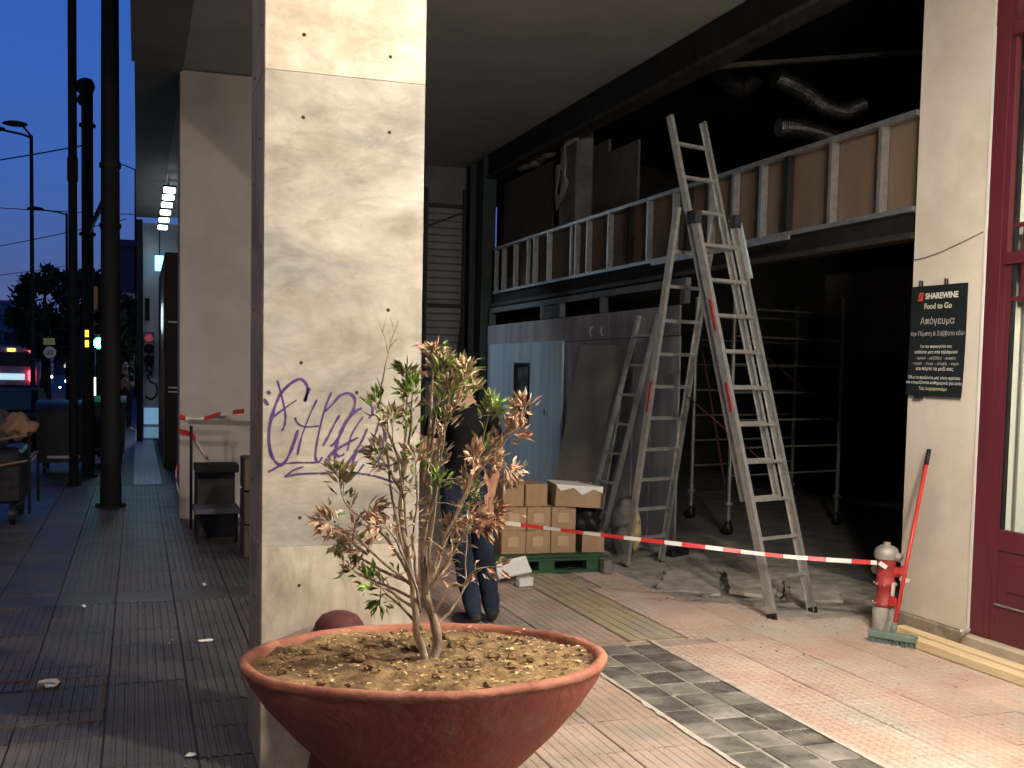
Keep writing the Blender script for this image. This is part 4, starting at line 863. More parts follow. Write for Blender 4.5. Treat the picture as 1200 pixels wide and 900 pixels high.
fresh.build('green_leaves', LM, shb)['kind'] = 'stuff'; dryf.build('dry_leaves', LM, shb)['kind'] = 'stuff'
fl = MB()
for k in range(70):
    a = rs.uniform(0, 6.3); r = .55*math.sqrt(rs.random()); q = tilt @ Vector((r*cos(a), r*sin(a), .70+.01*rs.random())); leaf(fl, q+PC, Vector((rs.uniform(-1, 1), rs.uniform(-1, 1), 0.05)), rs.uniform(.02, .04), .005, rs.choice((2, 3, 5, 4)), 0, .05)
fl.build('fallen_leaves', LM, pt)['kind'] = 'stuff'
o_ = bpy.data.objects['fallen_leaves']; o_.location = -PC

# ------------------------------------------------------------------ ladders
F1 = Vector((4.246, 6.272, 0)); RG = Vector((0.963, 0.271, 0)); NL = Vector((-0.271, 0.963, 0)); KZ = Vector((0, 0, 1))
def ladder_section(parent, base, top, width, rd, first, step, cnt, rw, rh, rm, rung_r=0.014, label=None, foot=False):
    base = Vector(base); top = Vector(top); d = (top-base).normalized()
    nrm = rd.cross(d).normalized()
    for s in (0, 1):
        o = rd*(width*s)
        r = MB(); r.bar(base+o, top+o, rw, rh, nrm)
        # inner lips make the rail a channel
        for e in (-1, 1): r.bar(base+o+nrm*(rh/2-.002)*e+rd*(rw*.45 if s == 0 else -rw*.45), top+o+nrm*(rh/2-.002)*e+rd*(rw*.45 if s == 0 else -rw*.45), rw*.9, .006, nrm)
        ro = r.build('rail', rm, parent)
        if foot: MB().bar(base+o-d*.015, base+o+d*.035, rw*1.25, rh*1.1, nrm).build('rubber_foot', M_plasticb, ro)
    for k in range(cnt):
        p = base+d*(first+k*step); r = MB(); r.bar(p+rd*rw*.4, p+rd*(width-rw*.4), .024, .024, nrm); r.build('rung', rm, parent)
ap1 = F1+NL*0.885+KZ*2.93
ladr = thing('extension_ladder', 'tall aluminium combination ladder standing open as an A frame', 'ladder')
dR = (ap1-F1).normalized()
M_sticker = mat('red sticker', (0.28, 0.012, 0.02)); 
ladder_section(ladr, F1, F1+dR*3.05, 0.43, RG, 0.28, 0.28, 10, 0.024, 0.062, M_alu, foot=True)
# middle section riding on the front one and pulled up above the hinge
o_in = RG.cross(dR).normalized()*-0.08+RG*0.03
ladder_section(ladr, F1+dR*0.85+o_in, F1+dR*3.90+o_in, 0.37, RG, 0.02, 0.28, 11, 0.022, 0.052, M_alu)
A1 = Vector((4.075, 8.255, 0)); RG2 = Vector((0.955, 0.297, 0)).normalized()
apL = F1+NL*1.06+KZ*2.99+RG*0.0
ladder_section(ladr, A1, apL, 0.44, RG2, 0.28, 0.28, 10, 0.022, 0.055, M_alu, foot=True)
for s in (0.0, 0.43):
    MB().box((-.03, -.06, -.05), (.03, .06, .05), bev=.006).build('hinge', M_plasticb, ladr, loc=F1+dR*3.02+RG*s)
for t0, t1 in ((1.50, 1.72), (2.12, 2.36)):
    MB().bar(F1+dR*t0-RG*.0140-o_in*0.1, F1+dR*t1-RG*.0140-o_in*.1, .004, .020, RG.cross(dR)).build('sticker', M_sticker, ladr)
dA = (apL-A1).normalized()
MB().bar(A1+dA*1.45-RG2*.013, A1+dA*1.72-RG2*.013, .004, .018, RG2.cross(dA)).build('sticker', M_sticker, ladr)
MB().bar(F1+dR*2.55+RG*.46, F1+dR*3.0+RG*.46, .02, .085, RG.cross(dR)).build('sleeve', mat('blue grey sleeve', (0.28, 0.36, 0.37), (0.4, 0.47, 0.47), 14, .6), ladr)
# strap between the legs
tag(MB().tube([A1+dA*1.6+RG2*.43, F1+dR*1.0+RG*.43+NL*.05, F1+dR*.55+RG*.43], .006, 5).build('ladder_strap', M_dred, None), 'dark red strap tied diagonally between the ladder legs', 'strap')

l2 = thing('leaning_ladder', 'small old aluminium ladder leaning against the hoarding left of the tall ladder', 'ladder')
b1 = Vector((4.50, 9.86, 0)); t1 = Vector((4.87, 9.80, 2.20)); rd = Vector((0.30, -0.92, 0)).normalized()
rd = Vector((0.0, -1, 0))
ladder_section(l2, Vector((4.50, 10.10, 0)), Vector((4.905, 9.78, 2.30)), 0.36, Vector((0.12, -.993, 0)).normalized(), 0.28, 0.31, 7, 0.026, 0.042, M_alu)

# ------------------------------------------------------------------ pallet, cartons and site litter
pal = thing('green_pallet', 'green painted wooden pallet under the cardboard cartons', 'pallet', (2.80, 8.2, 0), -0.06)
for k in range(7): MB().box((0.0, 0.03+k*0.125, 0.125), (1.0, 0.13+k*0.125, 0.147)).build('deck_board', M_palg, pal)
for y in (0.0, 0.40, 0.80):
    for x in (0.0, 0.43, 0.86): MB().box((x, y, 0.024), (x+0.14, y+0.10, 0.100)).build('block', M_palg, pal)
    MB().box((0.0, y, 0.0), (1.0, y+0.10, 0.022)).build('skid_board', M_palg, pal)
    MB().box((0.0, y, 0.1015), (1.0, y+0.10, 0.1235)).build('stringer', M_palg, pal)
def carton(x, y, z, w, d, h, rz, label, lab=True, open_=False):
    c = thing('cardboard_box', label, 'box', (x, y, z), rz, 'cardboard cartons on the pallet')
    b = MB(); b.box((0, 0, 0), (w, d, h), bev=.004); cb_ = b.build('carton', M_card, c)
    MB().box((w*.5-.025, -.0008, h*.0+.002), (w*.5+.025, d*.5, h+.0012)).build('packing_tape', mat('packing tape', (0.34, 0.22, 0.12), None, rough=.3), cb_)
    if lab: MB().box((w*.27, -.002, h*.32), (w*.70, -.0005, h*.74)).build('label', M_cardl, cb_)
    if open_:
        for k, (p, q) in enumerate((((-.01, -.015), (w+.01, -.03)), ((-.01, d+.01), (w+.01, d+.03)))):
            f_ = MB(); f_.quad([(p[0]+.05, p[1]+.008, h-.05), (p[0]+.16, p[1]+.004, h-.018), (q[0]*.55, p[1], h-.075), (q[0]*.8, p[1]+.004, h-.022), (q[0], p[1]+.006, h-.05), (q[0], p[1]+.012, h+.004), (p[0], p[1]+.012, h+.005)]); f_.quad([(p[0], p[1]+.01, h+.005), (q[0], p[1]+.01, h+.004), (q[0]*.5, d*.5, h+.02), (p[0], d*.6, h+.006)]); f_.build('paper_sheet', M_paper, c)
    return c
y0 = 8.30
carton(2.935, y0, .149, .215, .40, .20, -.06, 'carton at the lower left corner of the stack on the pallet')
carton(3.155, y0-.013, .149, .215, .40, .20, -.06, 'middle carton of the bottom row on the pallet')
carton(3.376, y0-.026, .149, .225, .40, .20, -.06, 'third carton of the bottom row from the left on the pallet')
carton(2.94, y0, .351, .213, .40, .195, -.06, 'left carton in the second row of the stack')
carton(3.160, y0-.012, .351, .21, .40, .195, -.06, 'middle carton in the second row of the stack')
carton(3.378, y0-.026, .351, .22, .40, .195, -.05, 'right carton in the second row under the open white topped box')
carton(2.96, y0+.06, .548, .19, .34, .20, -.03, 'carton at the left end of the top row', False)
carton(3.165, y0+.05, .548, .20, .34, .19, .0, 'plain carton in the middle of the top row beside the open box', False)
ob = carton(3.40, y0-.04, .556, .40, .36, .185, -.16, 'open carton with white paper on top of the stack', False, True); ob.rotation_euler.y = radians(3)
carton(3.655, y0-.05, .149, .20, .40, .17, -.12, 'low carton at the right end of the pallet under the black bag', False)
carton(3.30, 9.0, .0, .5, .4, .62, .05, 'large dim carton standing behind the pallet stack', False)
bg_ = MB(); bg_.blob((3.76, 8.42, .42), (.13, .16, .11), 4, .55, 3)
tag(bg_.build('plastic_bag', M_plasticb, None, True), 'crumpled black plastic bag on the right end carton', 'bag')
fo = thing('foam_box', 'white foam sheet propped against the pallet edge', 'foam', (2.87, 7.78, 0), .12)
b = MB(); b.box((-.13, 0, 0), (.17, .03, .15), bev=.006); o = b.build('foam_sheet', M_foam, fo); o.rotation_euler = (radians(-38), radians(-7), 0); o.location = (0, .02, .07)
fo2 = thing('foam_piece', 'small white foam block lying on the paving before the pallet', 'foam', (2.93, 7.68, 0), .2)
MB().box((-.06, 0, 0), (.07, .06, .07), bev=.006).build('foam_block', M_foam, fo2)
sk = thing('cement_sack', 'grey and yellow sack standing behind the rear ladder leg', 'sack', (4.36, 8.85, 0))
b = MB(); b.blob((0, 0, .26), (.14, .10, .29), 8, .22, 3); b.build('sack_body', mat('grey sack', (.10, .098, .09), (.17, .165, .155), 9, .85, bump=.6), sk, True)
b = MB(); b.blob((.08, -.02, .24), (.06, .092, .22), 9, .12, 3); b.build('printed_side', mat('yellow print', (0.42, 0.33, 0.10), (0.5, 0.42, 0.2), 9, .8), sk, True)
tk = thing('tool_box', 'black low box lying on the rubble behind the ladder', 'box', (4.72, 8.55, 0.0), .4)
MB().box((-.12, -.08, 0), (.12, .08, .10), bev=.01).build('case', M_plasticb, tk); MB().tube([(-.05, 0, .1), (-.05, 0, .13), (.05, 0, .13), (.05, 0, .1)], .008, 6).build('handle', M_plasticb, tk)
bk = thing('timber_offcut', 'short dark timber block at the pallet right corner', 'timber', (3.76, 8.02, 0))
MB().box((0, 0, 0), (.08, .1, .12), bev=.006).build('block', M_dconc, bk)

# mobile scaffold tower in the dark shop
sc = thing('scaffold_tower', 'thin grey mobile scaffold tower inside the dark shop', 'scaffold')
M_scf = mat('scaffold tube', (0.17, 0.165, 0.155), (0.26, 0.25, 0.235), 9, .5, metal=.4)
C4 = [(6.06, 9.83), (7.75, 10.25), (6.30, 8.85+2.2), (8.0, 11.5)]
for k, (x, y) in enumerate(C4):
    MB().tube([(x, y, .12), (x, y, 2.62)], .022, 8).build('standard', M_scf, sc)
    MB().lathe([(.001, 0), (.05, .01), (.06, .06), (.03, .12), (.02, .14)], (x, y, 0), 12).build('caster', M_plasticb, sc, True)
    MB().lathe([(.045, .30), (.05, .31), (.05, .33), (.045, .34)], (x, y, 0), 12).build('collar', M_scf, sc, True)
for k in range(7):
    z = .62+k*.3
    for a, c in ((0, 1), (2, 3)): MB().tube([(*C4[a], z), (*C4[c], z)], .012, 6).build('ledger', mat('scaffold dull', (.10, .1, .095), (.15, .15, .14), 9, .6), sc)
MB().tube([(*C4[0], .3), (*C4[2], 2.4)], .012, 6).build('brace', M_dred, sc); MB().tube([(*C4[0], 2.2), (*C4[1], 1.2)], .010, 6).build('brace', M_dred, sc)
for k, (x, y, z, L) in enumerate(((7.2, 7.6, 0, 1.1), (6.4, 12.5, 0, .9), (8.5, 9.2, 0, 1.3))):
    pass

# ------------------------------------------------------------------ barrier tape, hydrant, broom, planks
def tape(pts, name, label, w=.05, seg=.16, vert=True):
    Q = catmull(pts, 10); b = MB(); acc = 0
    L = [0]
    for k in range(1, len(Q)): L.append(L[-1]+(Q[k]-Q[k-1]).length)
    tot = L[-1]; N = max(4, int(tot/.04)); 
    def at(s):
        for k in range(1, len(L)):
            if L[k] >= s: return Q[k-1].lerp(Q[k], (s-L[k-1])/max(1e-6, L[k]-L[k-1]))
        return Q[-1]
    for k in range(N):
        s0, s1 = tot*k/N, tot*(k+1)/N; p, q = at(s0), at(s1); tw0 = .55*sin(s0*2.3)+.25*mnoise.noise(Vector((s0*5, 1, 0))); tw1 = .55*sin(s1*2.3)+.25*mnoise.noise(Vector((s1*5, 1, 0)))
        d = (q-p).normalized(); sd = d.cross(KZ).normalized()
        u0 = (KZ*cos(tw0)+sd*sin(tw0))*w/2; u1 = (KZ*cos(tw1)+sd*sin(tw1))*w/2
        b.quad([p-u0, q-u1, q+u1, p+u0], int(s0/seg) % 2)
    o = b.build(name, [mat('tape red', (0.55, 0.03, 0.03), None, rough=.4), mat('tape white', (0.75, 0.74, 0.72), None, rough=.4)], None)
    return tag(o, label, 'barrier tape')
tape([(2.30, 6.95, .655), (3.0, 6.72, .575), (3.7, 6.42, .51), (4.25, 6.13, .465), (4.738, 5.815, .46)], 'barrier_tape', 'red and white barrier tape stretched from the hydrant across the paving', .030, .14)
tape([(1.10, 11.55, 1.22), (.86, 11.9, 1.17), (.62, 11.97, 1.10), (.43, 11.97, 1.15)], 'barrier_tape', 'red white tape stretched high across the plaster column', .05, .2)
tape([(.43, 11.96, .98), (.58, 11.95, .93), (.66, 11.95, .80), (.75, 11.95, .66)], 'barrier_tape', 'loose red white tape hanging down the plaster column', .05, .2)
tape([(.42, 11.93, .62), (.40, 11.9, .45), (.44, 11.9, .30)], 'barrier_tape', 'tail of tape dangling at the plaster column left edge', .05, .2)
hy = thing('fire_hydrant', 'small red standpipe hydrant with steel cap at the cream pillar foot', 'hydrant', (4.80, 5.80, 0))
MB().lathe([(.075, 0), (.075, .15), (.062, .155), (.062, .165)], n=24).build('pipe', mat('dull pipe', (0.25, 0.235, 0.21), (0.36, 0.34, 0.31), 12, .8, bump=.4), hy, True)
hyb_ = MB().lathe([(.062, .165), (.068, .17), (.068, .20), (.055, .205), (.055, .30), (.066, .31), (.066, .33), (.058, .34), (.060, .47), (.066, .475), (.066, .49)], n=24); hyb = hyb_.build('body', mat('weathered red', (0.30, 0.025, 0.03), (0.42, 0.05, 0.05), 10, .55, bump=.3, c3=(0.22, 0.03, 0.03), s3=9), hy, True)
MB().lathe([(.075, .49), (.078, .50), (.078, .53), (.068, .56), (.04, .578), (.022, .582), (.022, .60), (.001, .602)], n=24).build('cap', M_steel, hy, True)
for k in range(8):
    a = k*pi/4
    for z, rr0 in ((.19, .066), (.32, .064)): MB().tube([(cos(a)*rr0*.8, sin(a)*rr0*.8, z), (cos(a)*(rr0+.012), sin(a)*(rr0+.012), z)], .008, 6).build('bolt', M_steel, hyb)
for ang, z in ((-.5, .40), (1.35, .40)):
    d = Vector((cos(ang), sin(ang), 0)); b = MB(); b.tube([d*.04+KZ*z, d*.10+KZ*z], .036, 14); b.tube([d*.10+KZ*z, d*.125+KZ*z], .046, 8); b.build('outlet', M_red if ang < 0 else M_steel, hyb)
d = Vector((.5, -.86, 0)); b = MB(); b.tube([d*.05+KZ*.52, d*.10+KZ*.50], .03, 12); b.build('outlet', M_steel, hyb)
tf = MB(); 
for k, (p, q, m_) in enumerate((((.01, -.072, .34), (-.01, -.085, .25), 1), ((-.01, -.085, .25), (-.035, -.09, .19), 0), ((.0, -.086, .24), (.02, -.095, .18), 0), ((-.08, -.03, .47), (-.045, -.06, .44), 1), ((.05, -.08, .37), (.11, -.10, .35), 1))):
    tf.bar(p, q, .030, .003, (0, 1, .4), m_)
tf.build('tape_knot', [MATS['tape red'], MATS['tape white']], hyb)

br = thing('broom', 'red handled broom with green head leaning on the cream pillar', 'broom', (0, 0, 0))
hb = Vector((4.60, 5.47, .07)); ht = Vector((4.985, 5.655, 1.235))
MB().tube([hb, hb.lerp(ht, .92)], .0125, 12).build('handle', M_red, br, True)
MB().tube([hb.lerp(ht, .915), ht], .0145, 12).build('grip', M_plasticb, br, True)
hdx = Vector((.55, -.83, 0)).normalized(); hc = hb+Vector((0, 0, -.01)); e = MB()
e.bar(hc-hdx*.15+Vector((0, 0, -.005)), hc+hdx*.15+Vector((0, 0, -.005)), .055, .045, KZ); e.build('head', M_teal, br, bevel=.008)
MB().tube([hb, hb+(ht-hb).normalized()*.07], .018, 10).build('socket', M_teal, br, True)
bb = MB(); rr_ = random.Random(5); sd = Vector((-hdx.y, hdx.x, 0))
for k in range(150):
    u = rr_.uniform(-.145, .145); v_ = rr_.uniform(-.022, .022); p = hc+hdx*u+sd*v_+Vector((0, 0, -.028)); bb.bar(p, p+Vector((rr_.uniform(-.006, .006), rr_.uniform(-.012, .006), -.045)), .004, .004)
bb.build('bristles', M_teal, br)['kind'] = 'stuff'
for x0, x1, ya, label, yaw in ((4.805, 4.885, 5.70, 'pale timber plank lying nearest the cream pillar base', .0), (4.675, 4.755, 5.42, 'pale timber plank lying outermost on the paving by the door', .012)):
    p = thing('timber_plank', label, 'plank', (x0, ya, 0), yaw, 'timber planks by the door')
    MB().box((0, -2.6, .002), (x1-x0, 0, .058), bev=.004).build('plank_body', M_wood, p)

# ------------------------------------------------------------------ people
def skin_mesh(V, E, R):
    me = bpy.data.meshes.new('sk'); me.from_pydata([tuple(v) for v in V], E, []); o = bpy.data.objects.new('sk', me); COL.objects.link(o)
    md = o.modifiers.new('s', 'SKIN'); md.use_smooth_shade = True
    for i, r in enumerate(R):
        r = r if isinstance(r, tuple) else (r, r); me.skin_vertices[0].data[i].radius = r; me.skin_vertices[0].data[i].use_root = (i == 0)
    sb = o.modifiers.new('u', 'SUBSURF'); sb.levels = 2; sb.render_levels = 2
    dg = bpy.context.evaluated_depsgraph_get(); out = bpy.data.meshes.new_from_object(o.evaluated_get(dg)); bpy.data.objects.remove(o); bpy.data.meshes.remove(me)
    return out
def person(name, label, loc, rz, joints, skin, shirt, trousers, shoes, hairc, sleeve=.55):
    """joints in the person's own frame: x right, y forward, z up"""
    J = joints; V = []; E = []; R = []; T = []
    def add(p, r, t, par=None):
        V.append(Vector(p)); R.append(r); T.append(t)
        if par is not None: E.append((par, len(V)-1))
        return len(V)-1
    pel = add(J['pelvis'], (.15, .115), 2)
    wa = add(J['waist'], (.145, .11), 1, pel); ch = add(J['chest'], (.165, .115), 1, wa); uc = add(J['upchest'], (.13, .095), 1, ch)
    nk = add(J['neck'], .058, 0, uc); hd = add(J['head'], (.075, .088), 0, nk); hm = add(Vector(J['head'])+Vector((0, 0, .07)), (.077, .092), 0, hd); htp = add(Vector(J['head'])+Vector((0, -.005, .125)), (.055, .062), 0, hm)
    for s, k in ((-1, 'l'), (1, 'r')):
        sh_ = add(J['sho_'+k], .068, 1, uc); el = add(J['elb_'+k], .045, 0, sh_)
        wrv = add(J['wri_'+k], .029, 0, el); d = (Vector(J['wri_'+k])-Vector(J['elb_'+k])).normalized()
        pm = add(Vector(J['wri_'+k])+d*.07, (.040, .020), 0, wrv)
        side = d.cross(Vector((1, 0, 0))); side = side.normalized() if side.length > .1 else Vector((0, 1, 0))
        for q in range(4):
            o_ = side*(.028-.019*q); L = (.034, .040, .038, .030)[q]
            a = add(Vector(V[pm])+o_+d*.035, .0092, 0, pm); c = add(Vector(V[a])+d*L+Vector((-.010*s, 0, 0)), .0085, 0, a); add(Vector(V[c])+d*L*.7+Vector((-.016*s, 0, 0)), .0075, 0, c)
        a = add(Vector(J['wri_'+k])+d*.03+side*.036, .0105, 0, wrv); add(Vector(V[a])+d*.04+side*.014, .009, 0, a)
        hp_ = add(J['hip_'+k], .108, 2, pel); kn = add(J['kne_'+k], .080, 2, hp_); cf = add(Vector(J['kne_'+k]).lerp(Vector(J['ank_'+k]), .40), .076, 2, kn); an = add(J['ank_'+k], .062, 2, cf)
        f = Vector(J.get('toe_'+k, (0, 1, 0))); he = add(Vector(J['ank_'+k])+Vector((0, 0, -.045))-f*.03, (.042, .04), 3, an); ml = add(Vector(J['ank_'+k])+f*.11+Vector((0, 0, -.05)), (.045, .032), 3, he); add(Vector(J['ank_'+k])+f*.19+Vector((0, 0, -.055)), (.036, .024), 3, ml)
    ns = add(Vector(J['head'])+Vector((0, .098, .035)), .012, 0, hm)
    for s in (-1, 1): add(Vector(J['head'])+Vector((.083*s, -.008, .04)), (.010, .02), 0, hm)
    me = skin_mesh(V, E, R)
    hz = V[hd].z-.06
    for v in me.vertices:            # creases in the clothing, stronger where it bunches
        c = v.co
        if c.z < hz and c.z > .10:
            w = .010 if c.z < .95 else .008
            if .70 < c.z < .98 and abs(c.x) > .19: w = .001
            v.co = c+v.normal*(w*mnoise.noise(Vector((c.x*9, c.y*9, c.z*16)))+.5*w*mnoise.noise(Vector((c.x*22, c.y*22, c.z*34))))
    me.materials.clear()
    for m in (skin, shirt, trousers, shoes): me.materials.append(m)
    # clothing by the nearest bone, sleeve ends part way down the upper arm
    seg = [(V[a], V[c], T[a], T[c]) for a, c in E]
    for p in me.polygons:
        c = p.center; best = None
        for a, b_, ta, tb in seg:
            ab = b_-a; t = max(0, min(1, (c-a).dot(ab)/max(1e-9, ab.length_squared))); d = (a+ab*t-c).length
            if best is None or d < best[0]: best = (d, ta, tb, t)
        _, ta, tb, t = best; m = ta
        if ta != tb: m = ta if t < (sleeve if (ta == 1 and tb == 0) else .5) else tb
        if ta == 2 and tb == 1: m = 2 if t < .35 else 1
        p.material_index = m; p.use_smooth = True
    root = thing(name, label, 'person', loc, rz)
    o = bpy.data.objects.new('body', me); COL.objects.link(o); o.parent = root
    H = Vector(J['head']); b = MB()
    bm = bmesh.new(); bmesh.ops.create_icosphere(bm, subdivisions=3, radius=1)
    dl = [v for v in bm.verts if v.co.z < -.55 or (v.co.y > .35 and v.co.z < .45)]; bmesh.ops.delete(bm, geom=dl, context='VERTS')
    for v in bm.verts:
        k = 1+.05*mnoise.noise(v.co*5); v.co = Vector((v.co.x*.092*k, v.co.y*.106*k-.008, v.co.z*.105*k+.055))+H
    b.addbm(bm); b.build('hair', hairc, root, True)
    for s in (-1, 1): MB().blob(H+Vector((.032*s, .088, .055)), (.012, .008, .009), 1, 0, 1).build('eye', M_white, root, True)
    MB().blob(H+Vector((0, .088, -.012)), (.024, .008, .007), 2, .1, 1).build('mouth', mat('lips', (0.3, 0.11, 0.09)), root, True)
    return root
M_skin = mat('skin', (0.42, 0.23, 0.15), (0.48, 0.27, 0.18), 12, .5); M_jean = mat('dark denim', (0.010, 0.015, 0.028), (0.030, 0.042, 0.070), 9, .9, bump=.8, bscale=22, stretch=(1, 1, .35), spec=.1)
M_shirt = mat('black cotton', (0.007, 0.007, 0.008), (0.014, 0.014, 0.016), 9, .95, bump=.8, bscale=14, spec=.05); M_shoe = mat('dark shoe', (0.012, 0.012, 0.014), (.03, .03, .03), 9, .5)
M_hair = mat('reddish brown hair', (0.16, 0.06, 0.03), (0.26, 0.11, 0.055), 30, .6, bump=.6)
man = dict(pelvis=(.03, 0, .93), waist=(.01, 0, 1.08), chest=(0, .01, 1.28), upchest=(0, -.01, 1.41), neck=(0, .01, 1.51), head=(-.005, .03, 1.60),
  sho_l=(-.19, -.01, 1.42), elb_l=(-.25, .02, 1.14), wri_l=(-.20, .20, .98), sho_r=(.19, -.01, 1.42), elb_r=(.235, -.05, 1.13), wri_r=(.20, .0, .87),
  hip_l=(-.075, 0, .88), kne_l=(.025, .06, .49), ank_l=(.085, -.05, .085), toe_l=(-.55, .83, 0), hip_r=(.125, 0, .88), kne_r=(.165, .03, .49), ank_r=(.235, .02, .085), toe_r=(.3, .95, 0))
person('person', 'person in black T-shirt and dark jeans standing with back turned behind the shrub', (2.055, 6.62, 0), 0, man, M_skin, M_shirt, M_jean, M_shoe, M_hair)
ph = dict(man); ph.update(elb_l=(-.2, .08, 1.12), wri_l=(-.08, .26, 1.26), elb_r=(.2, .08, 1.12), wri_r=(.08, .26, 1.26), hip_r=(.09, 0, .88), kne_r=(.09, .03, .49), ank_r=(.10, 0, .085), pelvis=(0, 0, .93), hip_l=(-.09, 0, .88), kne_l=(-.09, .02, .49), ank_l=(-.10, -.02, .085))
person('person', 'far person in dark clothes and pale shoes standing on the lit pavement', (-.31, 28.6, 0), pi, ph, M_skin, mat('dark top', (.012, .012, .016)), mat('dark leggings', (.012, .012, .015)), M_white, mat('dark hair', (.012, .01, .008)))

# ------------------------------------------------------------------ street poles, lamps, signals
def pole(name, x, y, r, h, label, taper=.85, extra=None):
    t = thing(name, label, 'pole', (x, y, 0))
    MB().lathe([(r*1.05, 0), (r*1.04, .3), (r, .35), (r*taper, h), (.001, h+.02)], n=24).build('shaft', M_pole, t, True)
    MB().lathe([(r*1.5, 0), (r*1.5, .03), (r*1.1, .035)], n=24).build('base_flange', M_pole, t, True)
    return t
p1 = pole('tram_pole', -.305, 13.2, .118, 9.5, 'thick black pole nearest the arcade on the left pavement', .74)
for z in (3.3, 4.0): MB().lathe([(.118, z), (.124, z+.01), (.124, z+.05), (.116, z+.06)], n=24).build('band', M_pole, p1, True)
p2 = pole('tram_pole', -.85, 15.6, .062, 10.5, 'slim black pole left of the capped pole', .9)
MB().lathe([(.066, 4.2), (.072, 4.22), (.072, 4.5), (.062, 4.55)], n=16).build('band', M_pole, p2, True)
p3 = pole('capped_pole', -.71, 16.8, .088, 5.75, 'shorter black pole with bulky cap between the two tall poles', .95)
MB().blob((-.02, 0, 5.80), (.14, .12, .13), 3, .2, 2).build('cap', M_pole, p3, True); MB().blob((-.06, 0, 5.6), (.09, .1, .1), 5, .2, 2).build('junction_box', M_pole, p3, True)
for z in (5.2, 3.6): MB().lathe([(.09, z), (.12, z+.01), (.12, z+.05), (.09, z+.06)], n=16).build('band', M_pole, p3, True)
MB().tube([(0, 0, 3.62), (.30, -2.8, 3.72)], .035, 8).build('bracket', M_pole, p3)
for z in (1.95, 2.10): MB().box((-.035, -.10, z), (.015, -.088, z+.10)).build('reflector', emis('amber beacon', (1, .48, .03), 3.5), p3)
def street_lamp(x, y, h, arms, label):
    t = thing('street_lamp', label, 'street lamp', (x, y, 0)); MB().lathe([(.075, 0), (.05, h), (.001, h+.05)], n=12).build('shaft', M_pole, t, True)
    for dx, dz, L in arms:
        MB().tube([(0, 0, h-.05), (dx*.3, 0, h+dz*.3), (dx, 0, h+dz)], .035, 6).build('arm', M_pole, t)
        b = MB(); b.blob((dx+(-.3 if dx < 0 else .3)*.6, 0, h+dz+.02), (.36, .14, .09), 2, .1, 2); b.build('lamp_head', M_pole, t, True)
street_lamp(-2.95, 33.5, 8.3, ((-.85, .12, 1), (-.25, .30, 1)), 'nearer unlit street lamp with two arms against the blue sky')
street_lamp(-2.98, 50, 8.3, ((-1.1, .12, 1),), 'further unlit street lamp with one arm against the blue sky')
street_lamp(-4.4, .5, 7.6, ((.9, .2, 1),), 'added warm street lamp at the left kerb, offsetting the blue sky light')
wl1 = bpy.data.lights.new('warm_fill_bulb', 'POINT'); wl1.energy = 950; wl1.color = (1, .72, .46); wl1.shadow_soft_size = .2  # added lamp outside the view, warming the blue left side
q = bpy.data.objects.new('warm_fill_bulb', wl1); COL.objects.link(q); q.location = (-3.2, .5, 7.6)
street_lamp(-.1, 60, 12.2, ((-.9, .25, 1),), 'small distant street lamp arm beside the arcade soffit')
def wire(a, c, sag, label, r=.012):
    a, c = Vector(a), Vector(c); pts = [a.lerp(c, t/14)-KZ*(sag*4*(t/14)*(1-t/14)) for t in range(15)]
    return tag(MB().tube(pts, r, 5).build('overhead_wire', M_black, None), label, 'wire', 'overhead wires')
wire((-12, 36, 6.9), (-.71, 16.8, 4.95), .3, 'overhead wire rising to the capped pole')
wire((-16, 40, 7.6), (.2, 40, 7.1), .25, 'level overhead wire crossing the street sky', .016)
wire((-14, 48, 5.0), (-.3, 30, 5.6), .3, 'lower overhead wire crossing the street', .014)
wire((-15, 45, 4.0), (-3, 60, 7.0), .3, 'faint far overhead wire near the rooftops', .016)
M_tlb = mat('signal black', (.01, .01, .011), None, rough=.4)
def signal(loc, rz, lit, label, n=3):
    t = thing('traffic_light', label, 'traffic light', loc, rz)
    MB().box((-.11, -.02, -.36), (.11, .16, .36), bev=.02).build('housing', M_tlb, t)
    cols = {'g': emis('signal green', (.05, .95, .75), 22), 'r': emis('signal red', (.55, .10, .12), .25)}
    for k in range(3):
        z = .23-.23*k; on = (lit == 'g' and k == 2) or (lit == 'r' and k == 0)
        o = MB().lathe([(.098, 0), (.07, .03), (.001, .04)], n=16); o = o.build('lens', cols[lit] if on else M_black, t, True); o.location = (0, -.022, z); o.rotation_euler = (pi/2, 0, 0)
        v = MB().tube([(0, -.02, z+.0), (0, -.18, z+.01)], .095, 12, caps=False).build('visor', M_tlb, t)
    return t
tg = signal((-.655, 20.0, 2.30), 0, 'g', 'traffic light showing bright green beside the black poles')
MB().tube([(0, .2, -.4), (0, .2, 1.0)], .03, 8).build('bracket', M_pole, tg); MB().tube([(0, .2, -2.3), (0, .2, .4)], .05, 8).build('post', M_pole, tg)
signal((.235, 23.9, 2.05), 0, 'r', 'dim traffic light against the pale wall with graffiti')
gl = bpy.data.lights.new('signal_glow', 'POINT'); gl.energy = 5; gl.color = (.1, 1, .8); gl.shadow_soft_size = .08
q = bpy.data.objects.new('signal_glow', gl); COL.objects.link(q); q.parent = tg; q.location = (0, -.25, -.23)
os_ = thing('road_sign', 'orange road works sign between the two black poles', 'road sign', (-.90, 26, 0))
MB().box((-.16, -.01, 2.95), (.16, .01, 3.5), bev=.004).build('sign_plate', mat('orange plate', (.45, .16, .03), (.5, .2, .04), 5, .5), os_); MB().tube([(0, .03, 0), (0, .03, 3.5)], .03, 8).build('post', M_pole, os_)
ss = thing('speed_sign', 'small round grey speed sign beyond the bins', 'road sign', (-2.22, 30, 0))
